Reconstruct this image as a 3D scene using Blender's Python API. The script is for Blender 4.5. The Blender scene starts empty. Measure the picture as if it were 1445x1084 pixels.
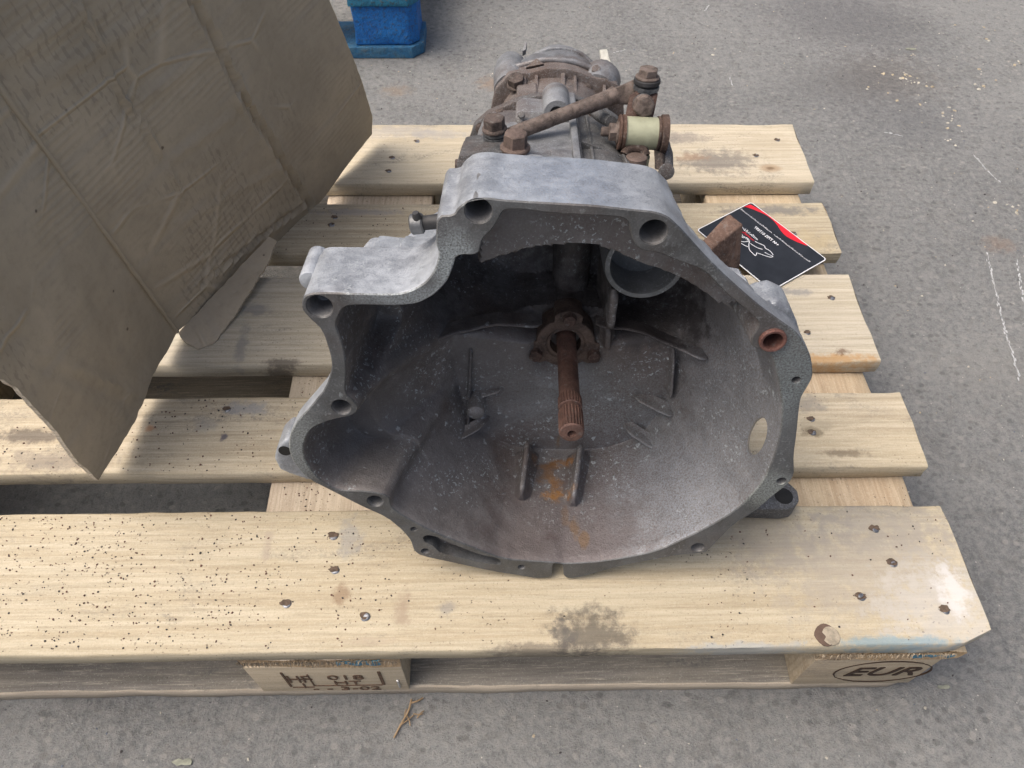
import bpy, bmesh, math, random
from mathutils import Vector, Matrix, noise
from mathutils.geometry import delaunay_2d_cdt

S = bpy.context.scene
C = S.collection
R = math.radians

# ---------------------------------------------------------------- camera
cam = bpy.data.cameras.new('camera')
cam.sensor_width = 36.0
cam.lens = 26.9628
cam.clip_start = 0.02
cam.clip_end = 200
co = bpy.data.objects.new('camera', cam)
C.objects.link(co)
co.matrix_world = Matrix.Translation(Vector((-0.43524, -0.21747, 0.81838))) @ Matrix([[0.999845, 0.007454, -0.015977], [-0.015569, 0.798576, -0.601693], [0.008274, 0.601848, 0.798568]]).to_4x4()
S.camera = co
S.render.resolution_x, S.render.resolution_y = 1024, 768

# ---------------------------------------------------------------- light
SUN_EL, SUN_AZ = R(60), R(-92)       # high, from the left
sd = Vector((math.sin(SUN_AZ) * math.cos(SUN_EL), math.cos(SUN_AZ) * math.cos(SUN_EL), math.sin(SUN_EL)))
w = bpy.data.worlds.new('World')
S.world = w
w.use_nodes = True
sky = w.node_tree.nodes.new('ShaderNodeTexSky')
sky.sky_type = 'NISHITA'
sky.sun_disc = False
sky.sun_elevation = SUN_EL
sky.sun_rotation = SUN_AZ
sky.air_density = 1.0
sky.dust_density = 9.0
sky.ozone_density = 0.3
bgn = w.node_tree.nodes['Background']
bgn.inputs[1].default_value = 0.125
w.node_tree.links.new(sky.outputs[0], bgn.inputs[0])
sl = bpy.data.lights.new('sun', 'SUN')
sl.energy = 1.4
sl.angle = R(55)
sl.color = (1.0, 0.99, 0.97)
so = bpy.data.objects.new('sun', sl)
C.objects.link(so)
so.rotation_euler = sd.to_track_quat('Z', 'Y').to_euler()
S.view_settings.view_transform = 'Standard'
S.view_settings.look = 'None'
S.view_settings.gamma = 1
S.view_settings.exposure = 0.42


# ---------------------------------------------------------------- material kit
class NT:
    def __init__(s, name, rough=.7, metal=0.0, spec=.5):
        s.m = bpy.data.materials.new(name)
        s.m.use_nodes = True
        s.t = s.m.node_tree
        s.b = s.t.nodes['Principled BSDF']
        s.b.inputs['Roughness'].default_value = rough
        s.b.inputs['Metallic'].default_value = metal
        s.b.inputs['Specular IOR Level'].default_value = spec
        s.co = s.t.nodes.new('ShaderNodeTexCoord')
        s.obj = s.co.outputs['Object']

    def n(s, typ, **k):
        nd = s.t.nodes.new(typ)
        for a, b in k.items():
            setattr(nd, a, b)
        return nd

    def l(s, a, b):
        s.t.links.new(a, b)

    def set(s, sock, v):
        if isinstance(v, (int, float)):
            sock.default_value = v
        elif isinstance(v, (tuple, list)):
            sock.default_value = tuple(v) + ((1,) if len(v) == 3 and sock.type == 'RGBA' else ())
        else:
            s.l(v, sock)

    def mapping(s, vec, scale=(1, 1, 1), rot=(0, 0, 0), loc=(0, 0, 0)):
        m = s.n('ShaderNodeMapping')
        s.l(vec, m.inputs[0])
        m.inputs['Scale'].default_value = scale
        m.inputs['Rotation'].default_value = rot
        s.set(m.inputs['Location'], loc)
        return m.outputs[0]

    def noise(s, vec, sc, det=5, rough=.6, dist=0.0, out='Fac'):
        m = s.n('ShaderNodeTexNoise')
        s.l(vec, m.inputs['Vector'])
        m.inputs['Scale'].default_value = sc
        m.inputs['Detail'].default_value = det
        m.inputs['Roughness'].default_value = rough
        m.inputs['Distortion'].default_value = dist
        return m.outputs[out]

    def voro(s, vec, sc, feat='F1', rnd=1.0, out='Distance'):
        m = s.n('ShaderNodeTexVoronoi', feature=feat)
        s.l(vec, m.inputs['Vector'])
        m.inputs['Scale'].default_value = sc
        m.inputs['Randomness'].default_value = rnd
        return m.outputs[out]

    def ramp(s, f, lo, hi, a=0.0, b=1.0):
        m = s.n('ShaderNodeMapRange')
        s.set(m.inputs[0], f)
        m.inputs[1].default_value = lo
        m.inputs[2].default_value = hi
        m.inputs[3].default_value = a
        m.inputs[4].default_value = b
        m.interpolation_type = 'SMOOTHSTEP'
        return m.outputs[0]

    def math(s, op, a, b=0.0, c=0.0):
        m = s.n('ShaderNodeMath', operation=op)
        s.set(m.inputs[0], a)
        s.set(m.inputs[1], b)
        s.set(m.inputs[2], c)
        return m.outputs[0]

    def mul(s, a, b):
        return s.math('MULTIPLY', a, b)

    def mix(s, f, a, b, mode='MIX'):
        m = s.n('ShaderNodeMix', data_type='RGBA', blend_type=mode)
        s.set(m.inputs[0], f)
        s.set(m.inputs[6], a)
        s.set(m.inputs[7], b)
        return m.outputs[2]

    def spot(s, vec, c, r, edge=.25, wob=0.0):
        """soft ellipse at c with radii r: 1 inside"""
        v = s.n('ShaderNodeVectorMath', operation='SUBTRACT')
        s.l(vec, v.inputs[0])
        v.inputs[1].default_value = c
        d = s.n('ShaderNodeVectorMath', operation='DIVIDE')
        s.l(v.outputs[0], d.inputs[0])
        d.inputs[1].default_value = r
        ln = s.n('ShaderNodeVectorMath', operation='LENGTH')
        s.l(d.outputs[0], ln.inputs[0])
        o = ln.outputs['Value']
        if wob:
            o = s.math('ADD', o, s.ramp(s.noise(vec, 70, 7, .72), .25, .75, -wob, wob))
        return s.ramp(o, 1 - edge, 1 + edge, 1, 0)

    def bump(s, h, strength=.3, dist=.001, prev=None):
        m = s.n('ShaderNodeBump')
        m.inputs['Strength'].default_value = strength
        m.inputs['Distance'].default_value = dist
        s.set(m.inputs['Height'], h)
        if prev is not None:
            s.l(prev, m.inputs['Normal'])
        s.l(m.outputs[0], s.b.inputs['Normal'])
        return m.outputs[0]

    def col(s, c):
        s.set(s.b.inputs['Base Color'], c)

    def rough(s, c):
        s.set(s.b.inputs['Roughness'], c)


def rand_off(N):
    oi = N.n('ShaderNodeObjectInfo')
    m = N.n('ShaderNodeVectorMath', operation='SCALE')
    cmb = N.n('ShaderNodeCombineXYZ')
    for i, k in enumerate((7.3, 3.1, 11.7)):
        N.l(N.mul(oi.outputs['Random'], k), cmb.inputs[i])
    N.l(cmb.outputs[0], m.inputs[0])
    m.inputs['Scale'].default_value = 1
    a = N.n('ShaderNodeVectorMath', operation='ADD')
    N.l(N.obj, a.inputs[0])
    N.l(m.outputs[0], a.inputs[1])
    return a.outputs[0], oi.outputs['Random']


def wood(name, axis=0, light=(.60, .47, .30), dark=(.40, .285, .165), grey=.3, specks=.5, stains=(), grain=1.0, fuzz=0):
    N = NT(name, .75, 0, .3)
    vec, rnd = rand_off(N)
    sc = [1, 1, 1]
    sc[axis] = .045
    v = N.mapping(vec, tuple(sc))
    g1 = N.noise(v, 130, 4, .6, .4)
    warp = N.noise(N.mapping(vec, tuple(.25 if i == axis else 1 for i in range(3))), 9, 2)
    wv = N.n('ShaderNodeTexWave', wave_type='BANDS', bands_direction='Y' if axis != 1 else 'X')
    N.l(N.mapping(vec, tuple(.02 if i == axis else 1 for i in range(3))), wv.inputs[0])
    wv.inputs['Scale'].default_value = 38
    wv.inputs['Distortion'].default_value = 5
    wv.inputs['Detail'].default_value = 2
    wv.inputs['Detail Scale'].default_value = 1.2
    fib = N.noise(N.mapping(vec, tuple(.05 if i == axis else 1 for i in range(3))), 520, 4, .75)
    spk = N.noise(vec, 650, 3, .8)
    c = N.mix(N.ramp(g1, .3, .72), light, dark)
    c = N.mix(N.mul(N.ramp(wv.outputs[0], .45, 1), .38 * grain), c, tuple(x * .62 for x in dark))
    c = N.mix(N.ramp(warp, .35, .7, 0, .35), c, (.60, .52, .36))
    c = N.mix(N.ramp(fib, .5, .68, 0, .32), c, tuple(x * .62 for x in dark))
    c = N.mix(N.ramp(fib, .34, .46, .35, 0), c, (.72, .63, .48))
    c = N.mix(N.ramp(spk, .55, .68, 0, .4), c, (.27, .22, .17))
    c = N.mix(N.ramp(spk, .32, .44, .35, 0), c, (.70, .67, .56))
    # plank to plank tone
    hsv = N.n('ShaderNodeHueSaturation')
    N.set(hsv.inputs['Color'], c)
    N.l(N.ramp(rnd, 0, 1, .80, 1.0), hsv.inputs['Value'])
    N.l(N.ramp(N.math('FRACT', N.mul(rnd, 7.7)), 0, 1, .8, 1.05), hsv.inputs['Saturation'])
    c = hsv.outputs[0]
    # weathered grey scuffs
    gn = N.noise(N.mapping(vec, tuple(.45 if i == axis else 1 for i in range(3))), 17, 8, .72, .6)
    gm = N.ramp(gn, .53, .70)
    fine = N.noise(vec, 330, 3, .8)
    c = N.mix(N.mul(N.mul(gm, N.ramp(fine, .38, .6)), grey * 1.6), c, (.15, .145, .135))
    kn = N.voro(N.mapping(vec, tuple(.55 if i == axis else 1 for i in range(3)), (0, 0, 0), (.3, .7, 0)), 6.5)
    c = N.mix(N.ramp(kn, .035, .075, .55, 0), c, (.30, .19, .10))
    c = N.mix(N.ramp(kn, .012, .035, .8, 0), c, (.13, .08, .045))
    # fine pits and crumbs
    wobv = N.n('ShaderNodeVectorMath', operation='ADD')
    N.l(vec, wobv.inputs[0])
    nn = N.n('ShaderNodeVectorMath', operation='SCALE')
    N.l(N.noise(vec, 220, 3, .6, 0, 'Color'), nn.inputs[0])
    nn.inputs['Scale'].default_value = .006
    N.l(nn.outputs[0], wobv.inputs[1])
    vo = N.voro(wobv.outputs[0], 190)
    area = N.noise(vec, 8, 3, .6)
    sp = N.mul(N.ramp(vo, .10, .17, 1, 0), N.ramp(area, .42, .62))
    vo2 = N.voro(wobv.outputs[0], 75)
    sp2 = N.ramp(vo2, .055, .085, 1, 0)
    c = N.mix(N.mul(sp, specks), c, (.05, .035, .028))
    c = N.mix(N.mul(sp2, specks * .6), c, (.12, .09, .07))
    for (p, r, k, st) in stains:
        c = N.mix(N.mul(N.spot(N.obj, p, r, .55, .7), st * .85), c, k)
    N.col(c)
    h = N.math('ADD', N.mul(fib, .6), N.math('ADD', N.mul(g1, .8), N.mul(fine, .5)))
    b1 = N.bump(h, .55, .0012)
    N.bump(N.math('SUBTRACT', 1, sp), .4, .001, b1)
    return N.m


def endgrain(name, base=(.42, .30, .18)):
    N = NT(name, .9, 0, .2)
    vec, rnd = rand_off(N)
    f = N.noise(N.mapping(vec, (1, 1, .4)), 260, 5, .75)
    g = N.noise(vec, 26, 4, .6)
    vv = N.voro(N.mapping(vec, (1, 1, .35)), 420)
    c = N.mix(N.ramp(f, .3, .7), base, tuple(x * 1.4 for x in base))
    c = N.mix(N.ramp(g, .4, .7, 0, .6), c, (.30, .25, .20))
    c = N.mix(N.ramp(vv, .05, .3, .5, 0), c, (.16, .10, .06))
    N.col(c)
    N.bump(N.math('ADD', f, vv), .8, .002)
    return N.m


def castalu(name, a, b, white=.5, brown=.3, spots=(), rough=.55, metal=.35, speck=1.0, oxid_lit=(), bump=.6, grain=1.0):
    """cast aluminium: dull grey, sand-cast relief, white oxide specks, brown grime, local stains, painted shade and light"""
    N = NT(name, rough, metal, .5)
    v = N.obj
    n1 = N.noise(v, 14, 6, .65, .3)
    n2 = N.noise(v, 75, 5, .7)
    n3 = N.noise(v, 700, 3, .7)
    c = N.mix(N.ramp(n1, .32, .68), a, b)
    c = N.mix(N.ramp(n2, .35, .75, 0, .55), c, tuple(min(1, x * 1.45) for x in b))
    br = N.noise(v, 9, 5, .6, .5)
    c = N.mix(N.mul(N.ramp(br, .48, .66), brown), c, (.105, .072, .058))
    wv = N.n('ShaderNodeVectorMath', operation='ADD')
    N.l(v, wv.inputs[0])
    sc = N.n('ShaderNodeVectorMath', operation='SCALE')
    N.l(N.noise(v, 260, 3, .6, 0, 'Color'), sc.inputs[0])
    sc.inputs['Scale'].default_value = .011
    N.l(sc.outputs[0], wv.inputs[1])
    vo = N.voro(wv.outputs[0], 240)
    vo2 = N.voro(wv.outputs[0], 95)
    ar = N.ramp(N.noise(v, 17, 4, .6), .45, .62)
    s1 = N.mul(N.ramp(vo, .18, .32, 1, 0), ar)
    s2 = N.mul(N.ramp(vo2, .13, .22, 1, 0), N.ramp(N.noise(v, 11, 3), .46, .6))
    c = N.mix(N.mul(s1, white), c, (.42, .46, .48))
    c = N.mix(N.mul(s2, white * speck), c, (.50, .54, .56))
    g = N.ramp(n3, .52, .66)
    c = N.mix(N.mul(g, .38 * grain), c, (.36, .39, .41))
    c = N.mix(N.ramp(n3, .30, .44, .45 * grain, 0), c, tuple(x * .4 for x in a))
    for (p, r, k, st) in oxid_lit:
        c = N.mix(N.mul(N.spot(v, p, r, .6, .2), N.mul(N.ramp(n3, .30, .66), st * .9)), c, k)
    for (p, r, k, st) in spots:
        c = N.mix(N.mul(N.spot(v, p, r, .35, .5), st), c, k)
    N.col(c)
    N.rough(N.ramp(n2, .3, .7, rough - .08, rough + .15))
    h = N.math('ADD', N.mul(n3, .5), N.math('ADD', N.mul(n2, 1.2), N.mul(s2, .6)))
    N.bump(h, bump, .0012)
    return N.m


def rusty(name, a=(.075, .042, .032), b=(.17, .085, .055), rough=.8, metal=.2, sc=1.0, flake=.5):
    N = NT(name, rough, metal, .4)
    v = N.obj
    n1 = N.noise(v, 60 * sc, 6, .7, .4)
    n2 = N.noise(v, 420 * sc, 4, .7)
    c = N.mix(N.ramp(n1, .32, .68), a, b)
    c = N.mix(N.ramp(n2, .45, .75, 0, flake), c, (.24, .18, .15))
    c = N.mix(N.ramp(N.noise(v, 150 * sc, 4, .6), .58, .7, 0, .5), c, (.20, .19, .18))
    N.col(c)
    N.bump(N.math('ADD', N.mul(n1, 1.2), n2), .7, .0012)
    return N.m


def plain(name, colr, rough=.6, metal=0.0, var=.25, sc=80, bump=.3):
    N = NT(name, rough, metal)
    n1 = N.noise(N.obj, sc, 5, .65)
    N.col(N.mix(N.ramp(n1, .3, .7), tuple(x * (1 - var) for x in colr), tuple(min(1, x * (1 + var)) for x in colr)))
    N.bump(N.noise(N.obj, sc * 5, 4, .7), bump, .0008)
    return N.m


# ---------------------------------------------------------------- object kit
def link(name, me, parent=None, smooth=True, ang=38):
    o = bpy.data.objects.new(name, me)
    C.objects.link(o)
    if parent:
        o.parent = parent
    if smooth and len(me.polygons):
        me.polygons.foreach_set('use_smooth', [True] * len(me.polygons))
        me.set_sharp_from_angle(angle=R(ang))
    return o


def mesh(name, v, f, mat, parent=None, smooth=True, ang=38, fix=True):
    me = bpy.data.meshes.new(name)
    me.from_pydata([tuple(p) for p in v], [], f)
    if fix:
        bm = bmesh.new()
        bm.from_mesh(me)
        bmesh.ops.remove_doubles(bm, verts=bm.verts, dist=1e-6)
        bmesh.ops.recalc_face_normals(bm, faces=bm.faces)
        bm.to_mesh(me)
        bm.free()
    me.materials.append(mat)
    return link(name, me, parent, smooth, ang)


def from_bm(name, bm, mat, parent=None, smooth=True, ang=38):
    bmesh.ops.recalc_face_normals(bm, faces=bm.faces)
    me = bpy.data.meshes.new(name)
    bm.to_mesh(me)
    bm.free()
    for m in (mat if isinstance(mat, (list, tuple)) else [mat]):
        me.materials.append(m)
    return link(name, me, parent, smooth, ang)


def tag(o, label=None, cat=None, group=None, kind=None):
    if label:
        o['label'] = label
    if cat:
        o['category'] = cat
    if group:
        o['group'] = group
    if kind:
        o['kind'] = kind
    return o


def empty(name, loc, rot=None):
    o = bpy.data.objects.new(name, None)
    o.empty_display_size = .05
    C.objects.link(o)
    o.location = loc
    if rot:
        o.rotation_euler = rot
    return o


def basis(d):
    d = Vector(d).normalized()
    a = Vector((0, 0, 1)) if abs(d.z) < .9 else Vector((0, 1, 0))
    x = a.cross(d).normalized()
    return x, d.cross(x).normalized(), d


def loft(rings, cap0=True, cap1=True, closed=True):
    v, f = [], []
    n = len(rings[0])
    for r in rings:
        v += [Vector(p) for p in r]
    for k in range(len(rings) - 1):
        for i in range(n if closed else n - 1):
            j = (i + 1) % n
            f.append((k * n + i, k * n + j, (k + 1) * n + j, (k + 1) * n + i))
    if cap0:
        f.append(tuple(range(n))[::-1])
    if cap1:
        f.append(tuple(range((len(rings) - 1) * n, len(rings) * n)))
    return v, f


def lathe(name, p0, d, prof, mat, parent=None, seg=32, ang=35, wob=0.0):
    """prof: list of (distance along d, radius)"""
    x, y, z = basis(d)
    p0 = Vector(p0)
    rings = []
    for (h, r) in prof:
        ring = []
        for i in range(seg):
            a = 2 * math.pi * i / seg
            q = p0 + z * h + (x * math.cos(a) + y * math.sin(a)) * max(r, 1e-5)
            if wob:
                q += Vector(noise.noise_vector(q * 130)) * wob
            ring.append(q)
        rings.append(ring)
    v, f = loft(rings)
    return mesh(name, v, f, mat, parent, True, ang)


def tube(name, pts, rad, mat, parent=None, seg=18, wob=0.0, sub=6, squash=None):
    """smooth tapering tube through pts; rad one number or one per point"""
    P = [Vector(p) for p in pts]
    Rr = rad if isinstance(rad, (list, tuple)) else [rad] * len(P)
    Q, q = [], []
    for i in range(len(P) - 1):
        a = P[max(i - 1, 0)]
        b = P[i]
        c = P[i + 1]
        d = P[min(i + 2, len(P) - 1)]
        for k in range(sub):
            t = k / sub
            Q.append(.5 * ((2 * b) + (c - a) * t + (2 * a - 5 * b + 4 * c - d) * t * t + (3 * b - a - 3 * c + d) * t ** 3))
            q.append(Rr[i] * (1 - t) + Rr[i + 1] * t)
    Q.append(P[-1])
    q.append(Rr[-1])
    rings = []
    X = None
    for i in range(len(Q)):
        d = (Q[min(i + 1, len(Q) - 1)] - Q[max(i - 1, 0)]).normalized()
        if X is None:
            X = basis(d)[0]
        X = (X - d * X.dot(d)).normalized()
        Y = d.cross(X)
        ring = []
        for k in range(seg):
            a = 2 * math.pi * k / seg
            p = Q[i] + (X * math.cos(a) + Y * math.sin(a)) * q[i]
            if wob:
                p += Vector(noise.noise_vector(p * 150)) * wob
            ring.append(p)
        rings.append(ring)
    v, f = loft(rings)
    return mesh(name, v, f, mat, parent)


def prism(name, pts, d, mat, parent=None, bev=.001, seg=2, ang=40, wob=0.0):
    """polygon pts (3D) pushed along vector d, edges rounded"""
    bm = bmesh.new()
    d = Vector(d)
    a = [bm.verts.new(Vector(p)) for p in pts]
    b = [bm.verts.new(Vector(p) + d) for p in pts]
    n = len(a)
    bm.faces.new(a)
    bm.faces.new(b[::-1])
    for i in range(n):
        bm.faces.new((a[i], b[i], b[(i + 1) % n], a[(i + 1) % n]))
    bmesh.ops.recalc_face_normals(bm, faces=bm.faces)
    if bev:
        bmesh.ops.bevel(bm, geom=list(bm.edges), offset=bev, segments=seg, profile=.6, affect='EDGES', clamp_overlap=True)
    if wob:
        bmesh.ops.triangulate(bm, faces=bm.faces)
        bmesh.ops.subdivide_edges(bm, edges=[e for e in bm.edges if e.calc_length() > .006], cuts=2, use_grid_fill=True)
        for v in bm.verts:
            v.co += Vector(noise.noise_vector(v.co * 90)) * wob
    return from_bm(name, bm, mat, parent, True, ang)


def boxm(name, lo, hi, mat, parent=None, bev=.001, seg=2):
    (x0, y0, z0), (x1, y1, z1) = lo, hi
    return prism(name, [(x0, y0, z0), (x1, y0, z0), (x1, y1, z0), (x0, y1, z0)], (0, 0, z1 - z0), mat, parent, bev, seg)


def bolt(p, d, af, h, fl, mat, parent, name='bolt', washers=0, wm=None, rot=.3):
    """hexagon head, flange, optional washers below; p is the seat"""
    x, y, z = basis(d)
    p = Vector(p)
    base = 0.0
    o = None
    r = af / math.sqrt(3)
    rings = []
    seg = 36

    def circ(rr, hh, hexm=0.0):
        out = []
        for i in range(seg):
            a = 2 * math.pi * i / seg
            hx = (af / 2) / math.cos(((a) % (math.pi / 3)) - math.pi / 6)
            q = rr * (1 - hexm) + hx * hexm
            out.append(p + z * (hh + base) + (x * math.cos(a + rot) + y * math.sin(a + rot)) * q)
        return out
    base = washers * .0038
    f = max(.0012, h * .16)
    rings = [circ(fl, 0), circ(fl, f * .8), circ(fl * .93, f * 1.3), circ(r, f * 1.5, 1), circ(r, h * .86, 1), circ(af * .51, h * .93, .45), circ(af * .43, h, 0), circ(af * .2, h * 1.0, 0)]
    v, fc = loft(rings)
    o = mesh(name, v, fc, mat, parent, True, 32)
    for k in range(washers):
        lathe('washer', p + z * (k * .0038), d, [(0, fl * .9), (.0004, fl * .98), (.0028, fl * .98), (.0032, fl * .9)], wm or mat, o)
    return o


# ---------------------------------------------------------------- the floor
def concrete():
    N = NT('dusty_concrete', .85, 0, .3)
    v = N.obj
    big = N.noise(v, 2.2, 6, .6, .4)
    mid = N.noise(v, 11, 7, .7, .6)
    fine = N.noise(v, 120, 6, .75)
    vf = N.noise(v, 500, 4, .8)
    c = N.mix(N.ramp(big, .38, .62), (.180, .187, .190), (.240, .246, .245))
    c = N.mix(N.ramp(mid, .5, .72, 0, .45), c, (.13, .13, .13))
    c = N.mix(N.ramp(mid, .25, .42, .45, 0), c, (.27, .26, .245))
    c = N.mix(N.ramp(fine, .42, .60, 0, .5), c, (.31, .305, .29))
    c = N.mix(N.ramp(fine, .36, .46, .5, 0), c, (.12, .12, .12))
    med = N.noise(v, 48, 6, .7, .5)
    c = N.mix(N.ramp(med, .52, .62, 0, .3), c, (.15, .145, .14))
    c = N.mix(N.ramp(med, .36, .46, .3, 0), c, (.33, .325, .31))
    c = N.mix(N.ramp(vf, .54, .68, 0, .55), c, (.36, .355, .34))
    c = N.mix(N.ramp(vf, .33, .45, .6, 0), c, (.075, .075, .078))
    st3 = N.voro(N.mapping(v, (1, 1.2, 1)), 85, out='Color')
    sx3 = N.n('ShaderNodeSeparateColor')
    N.l(st3, sx3.inputs[0])
    d3 = N.voro(N.mapping(v, (1, 1.2, 1)), 85)
    c = N.mix(N.mul(N.ramp(d3, .25, .42, .5, 0), N.ramp(sx3.outputs[0], .80, .84)), c, (.34, .33, .31))
    c = N.mix(N.mul(N.ramp(d3, .25, .42, .55, 0), N.ramp(sx3.outputs[1], .80, .84)), c, (.11, .11, .112))
    # pale and dark grit, orange traces
    vo = N.voro(v, 120)
    c = N.mix(N.mul(N.ramp(vo, .07, .11, 1, 0), N.ramp(N.noise(v, 30, 3), .5, .62)), c, (.52, .50, .46))
    vo2 = N.voro(N.mapping(v, (1, 1.3, 1), (0, 0, .6), (3, 1, 0)), 60)
    c = N.mix(N.mul(N.ramp(vo2, .05, .10, .75, 0), N.ramp(N.noise(v, 5, 3), .5, .6)), c, (.05, .05, .06))
    blobs = [(-0.0779, 0.851, 0.0), (0.3177, 1.3141, 0.0), (0.3122, 1.1303, 0.0), (0.3211, 0.992, 0.0), (0.2232, 1.1063, 0.0), (-0.6239, 1.0893, 0.0), (-0.438, 1.1125, 0.0), (0.3457, 0.6648, 0.0), (0.2374, 0.4197, 0.0), (0.2591, 1.3718, 0.0)]
    cols = [(.12, .09, .07), (.115, .115, .12), (.12, .10, .085), (.115, .12, .13), (.115, .115, .12), (.30, .20, .12), (.36, .21, .11), (.27, .17, .11), (.26, .255, .24), (.13, .13, .14)]
    rad = [.0, .12, .09, .09, .10, .022, .028, .02, .07, .15]
    for p, k, r in zip(blobs, cols, rad):
        if r:
            c = N.mix(N.mul(N.spot(v, p, (r, r * .75, 1), .8, .7), .35), c, k)
    N.col(c)
    cr = N.noise(v, 38, 8, .7, .3)
    h = N.math('ADD', N.mul(fine, 1), N.math('ADD', N.mul(vf, .45), N.mul(cr, 1.6)))
    N.bump(h, .8, .005)
    return N.m


CONC = concrete()
ground = mesh('floor', [(-9, -7, 0), (9, -7, 0), (9, 11, 0), (-9, 11, 0)], [(0, 1, 2, 3)], CONC, None, False)
tag(ground, kind='structure')

rnd = random.Random(5)


def chips(name, spots, sizes, mats, flat=.35, label=None, cat=None, seedz=0.0):
    """many small irregular crumbs in one mesh"""
    v, f, mi = [], [], []
    for (x, y, z) in spots:
        s = rnd.uniform(*sizes)
        n = rnd.choice((4, 5, 6))
        a0 = rnd.uniform(0, 6.28)
        st = rnd.uniform(.45, 1)
        b = len(v)
        ang = rnd.uniform(0, 3.14)
        lo = []
        for i in range(n):
            a = a0 + 6.283 * i / n + rnd.uniform(-.3, .3)
            px, py = math.cos(a) * s, math.sin(a) * s * st
            lo.append((x + px * math.cos(ang) - py * math.sin(ang), y + px * math.sin(ang) + py * math.cos(ang)))
        for q in lo:
            v.append((q[0], q[1], z - .0005))
        h = s * flat * rnd.uniform(.6, 1.6)
        for q in lo:
            v.append((x + (q[0] - x) * .7, y + (q[1] - y) * .7, z + h * rnd.uniform(.5, 1)))
        for i in range(n):
            j = (i + 1) % n
            f.append((b + i, b + j, b + n + j, b + n + i))
        f.append(tuple(range(b + n, b + 2 * n)))
        mi += [rnd.randrange(len(mats))] * (n + 1)
    me = bpy.data.meshes.new(name)
    me.from_pydata(v, [], f)
    for m in mats:
        me.materials.append(m)
    me.polygons.foreach_set('material_index', mi)
    o = link(name, me, None, False)
    tag(o, label, cat, None, 'stuff')
    return o


PALE = plain('pale_chip', (.50, .47, .40), .8, 0, .3)
TAN = plain('straw_chip', (.40, .34, .24), .8, 0, .3)
DARKC = plain('dark_chip', (.035, .03, .032), .7, 0, .4)
BROWNC = plain('rust_chip', (.10, .045, .035), .8, 0, .4)
BLUEC = plain('slate_chip', (.09, .11, .15), .6, 0, .3)
sp = []
while len(sp) < 2300:
    x, y = rnd.uniform(-1.6, 1.0), rnd.uniform(-.25, 2.2)
    if -1.25 < x < -.01 and .0 < y < .78:
        continue
    sp.append((x, y, 0))
chips('floor_grit', sp, (.0006, .0022), [PALE, DARKC, DARKC, TAN, PALE, BLUEC], .4, 'tiny pale and dark grit scattered over the concrete floor', 'grit')

# ---------------------------------------------------------------- main pallet
PW = -1.2
pallet = empty('euro_pallet', (-.6, .386, 0))
tag(pallet, 'worn pale wooden pallet with a burnt oval corner mark, carrying the gearbox', 'pallet')
PI_ = Vector(pallet.location)


def plank(name, x0, x1, y0, y1, z0, z1, mat, seed=0, chamf=None, wob=.0009, parent=pallet, emat=None, ends=.003, axis=0, nseg=90, bow=0.0, topmat=None):
    """sawn board: long axis X (axis 0) or Y (axis 1), slightly uneven, edges broken"""
    nx = nseg
    rings = []
    bv = .0016
    rs = random.Random(seed)
    if axis == 1:
        x0, x1, y0, y1 = y0, y1, x0, x1
    W_ = y1 - y0
    top = [y0 + bv + (W_ - 2 * bv) * i / 7 for i in range(8)]
    prof = [(y0, z0 + bv), (y0, z0 + (z1 - z0) * .5), (y0, z1 - bv)] + [(t, z1) for t in top] + [(y1, z1 - bv), (y1, z0 + bv)] + [(t, z0) for t in top[::-1]]
    off = Vector((seed * 3.7, seed * 1.3, 0))
    for k in range(nx + 1):
        t = k / nx
        x = x0 + (x1 - x0) * t
        ring = []
        for (y, z) in prof:
            yy, zz, xx = y, z, x
            nz = noise.noise_vector(Vector((x * 14, y * 30, z * 30)) + off)
            n2 = noise.noise_vector(Vector((x * 70, y * 90, z * 90)) + off)
            yy += nz.y * wob * 1.4
            zz += nz.z * wob * .7 + bow * math.sin(t * 3.14)
            edge = (abs(y - y0) < .002 or abs(y - y1) < .002)
            if edge:
                yy += n2.y * wob * .8
                zz += n2.z * wob * .5
                g = noise.noise(Vector((x * 9, y * 40, z * 7)) + off)
                if g > .36 and z > (z0 + z1) / 2:
                    zz -= (g - .36) * .012
            if k == 0 or k == nx:
                xx += noise.noise(Vector((y * 55, z * 60, k)) + off) * ends
            if chamf and chamf[0] == 'R':
                c, dd = chamf[1], chamf[2]
                if x > x1 - c and y < y0 + (y1 - y0) * .5:
                    cut = (x - (x1 - c)) / c * dd
                    yy = max(yy, y0 + cut + (y - y0) * .3) if y - y0 < .004 else max(yy, y0 + cut + .002)
            ring.append((xx, yy, zz))
        rings.append(ring)
    v, f = loft(rings)
    if axis == 1:
        v = [Vector((p[1], p[0], p[2])) for p in v]
    v = [p - PI_ if parent is pallet else p for p in v]
    o = mesh(name, v, f, mat, parent, True, 50)
    if emat:
        o.data.materials.append(emat)
        ax = 0 if axis == 0 else 1
        for pl in o.data.polygons:
            if abs(pl.normal[ax]) > .8:
                pl.material_index = 1
    if topmat:
        o.data.materials.append(topmat)
        for pl in o.data.polygons:
            if pl.normal.z > .8:
                pl.material_index = len(o.data.materials) - 1
    return o


def stn(px, py, rx, ry, k, s):
    return None


def wst(p, rx, ry, k, s):
    return ((p[0] + .6, p[1] - .386, .144), (rx, ry, .05), k, s)


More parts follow.
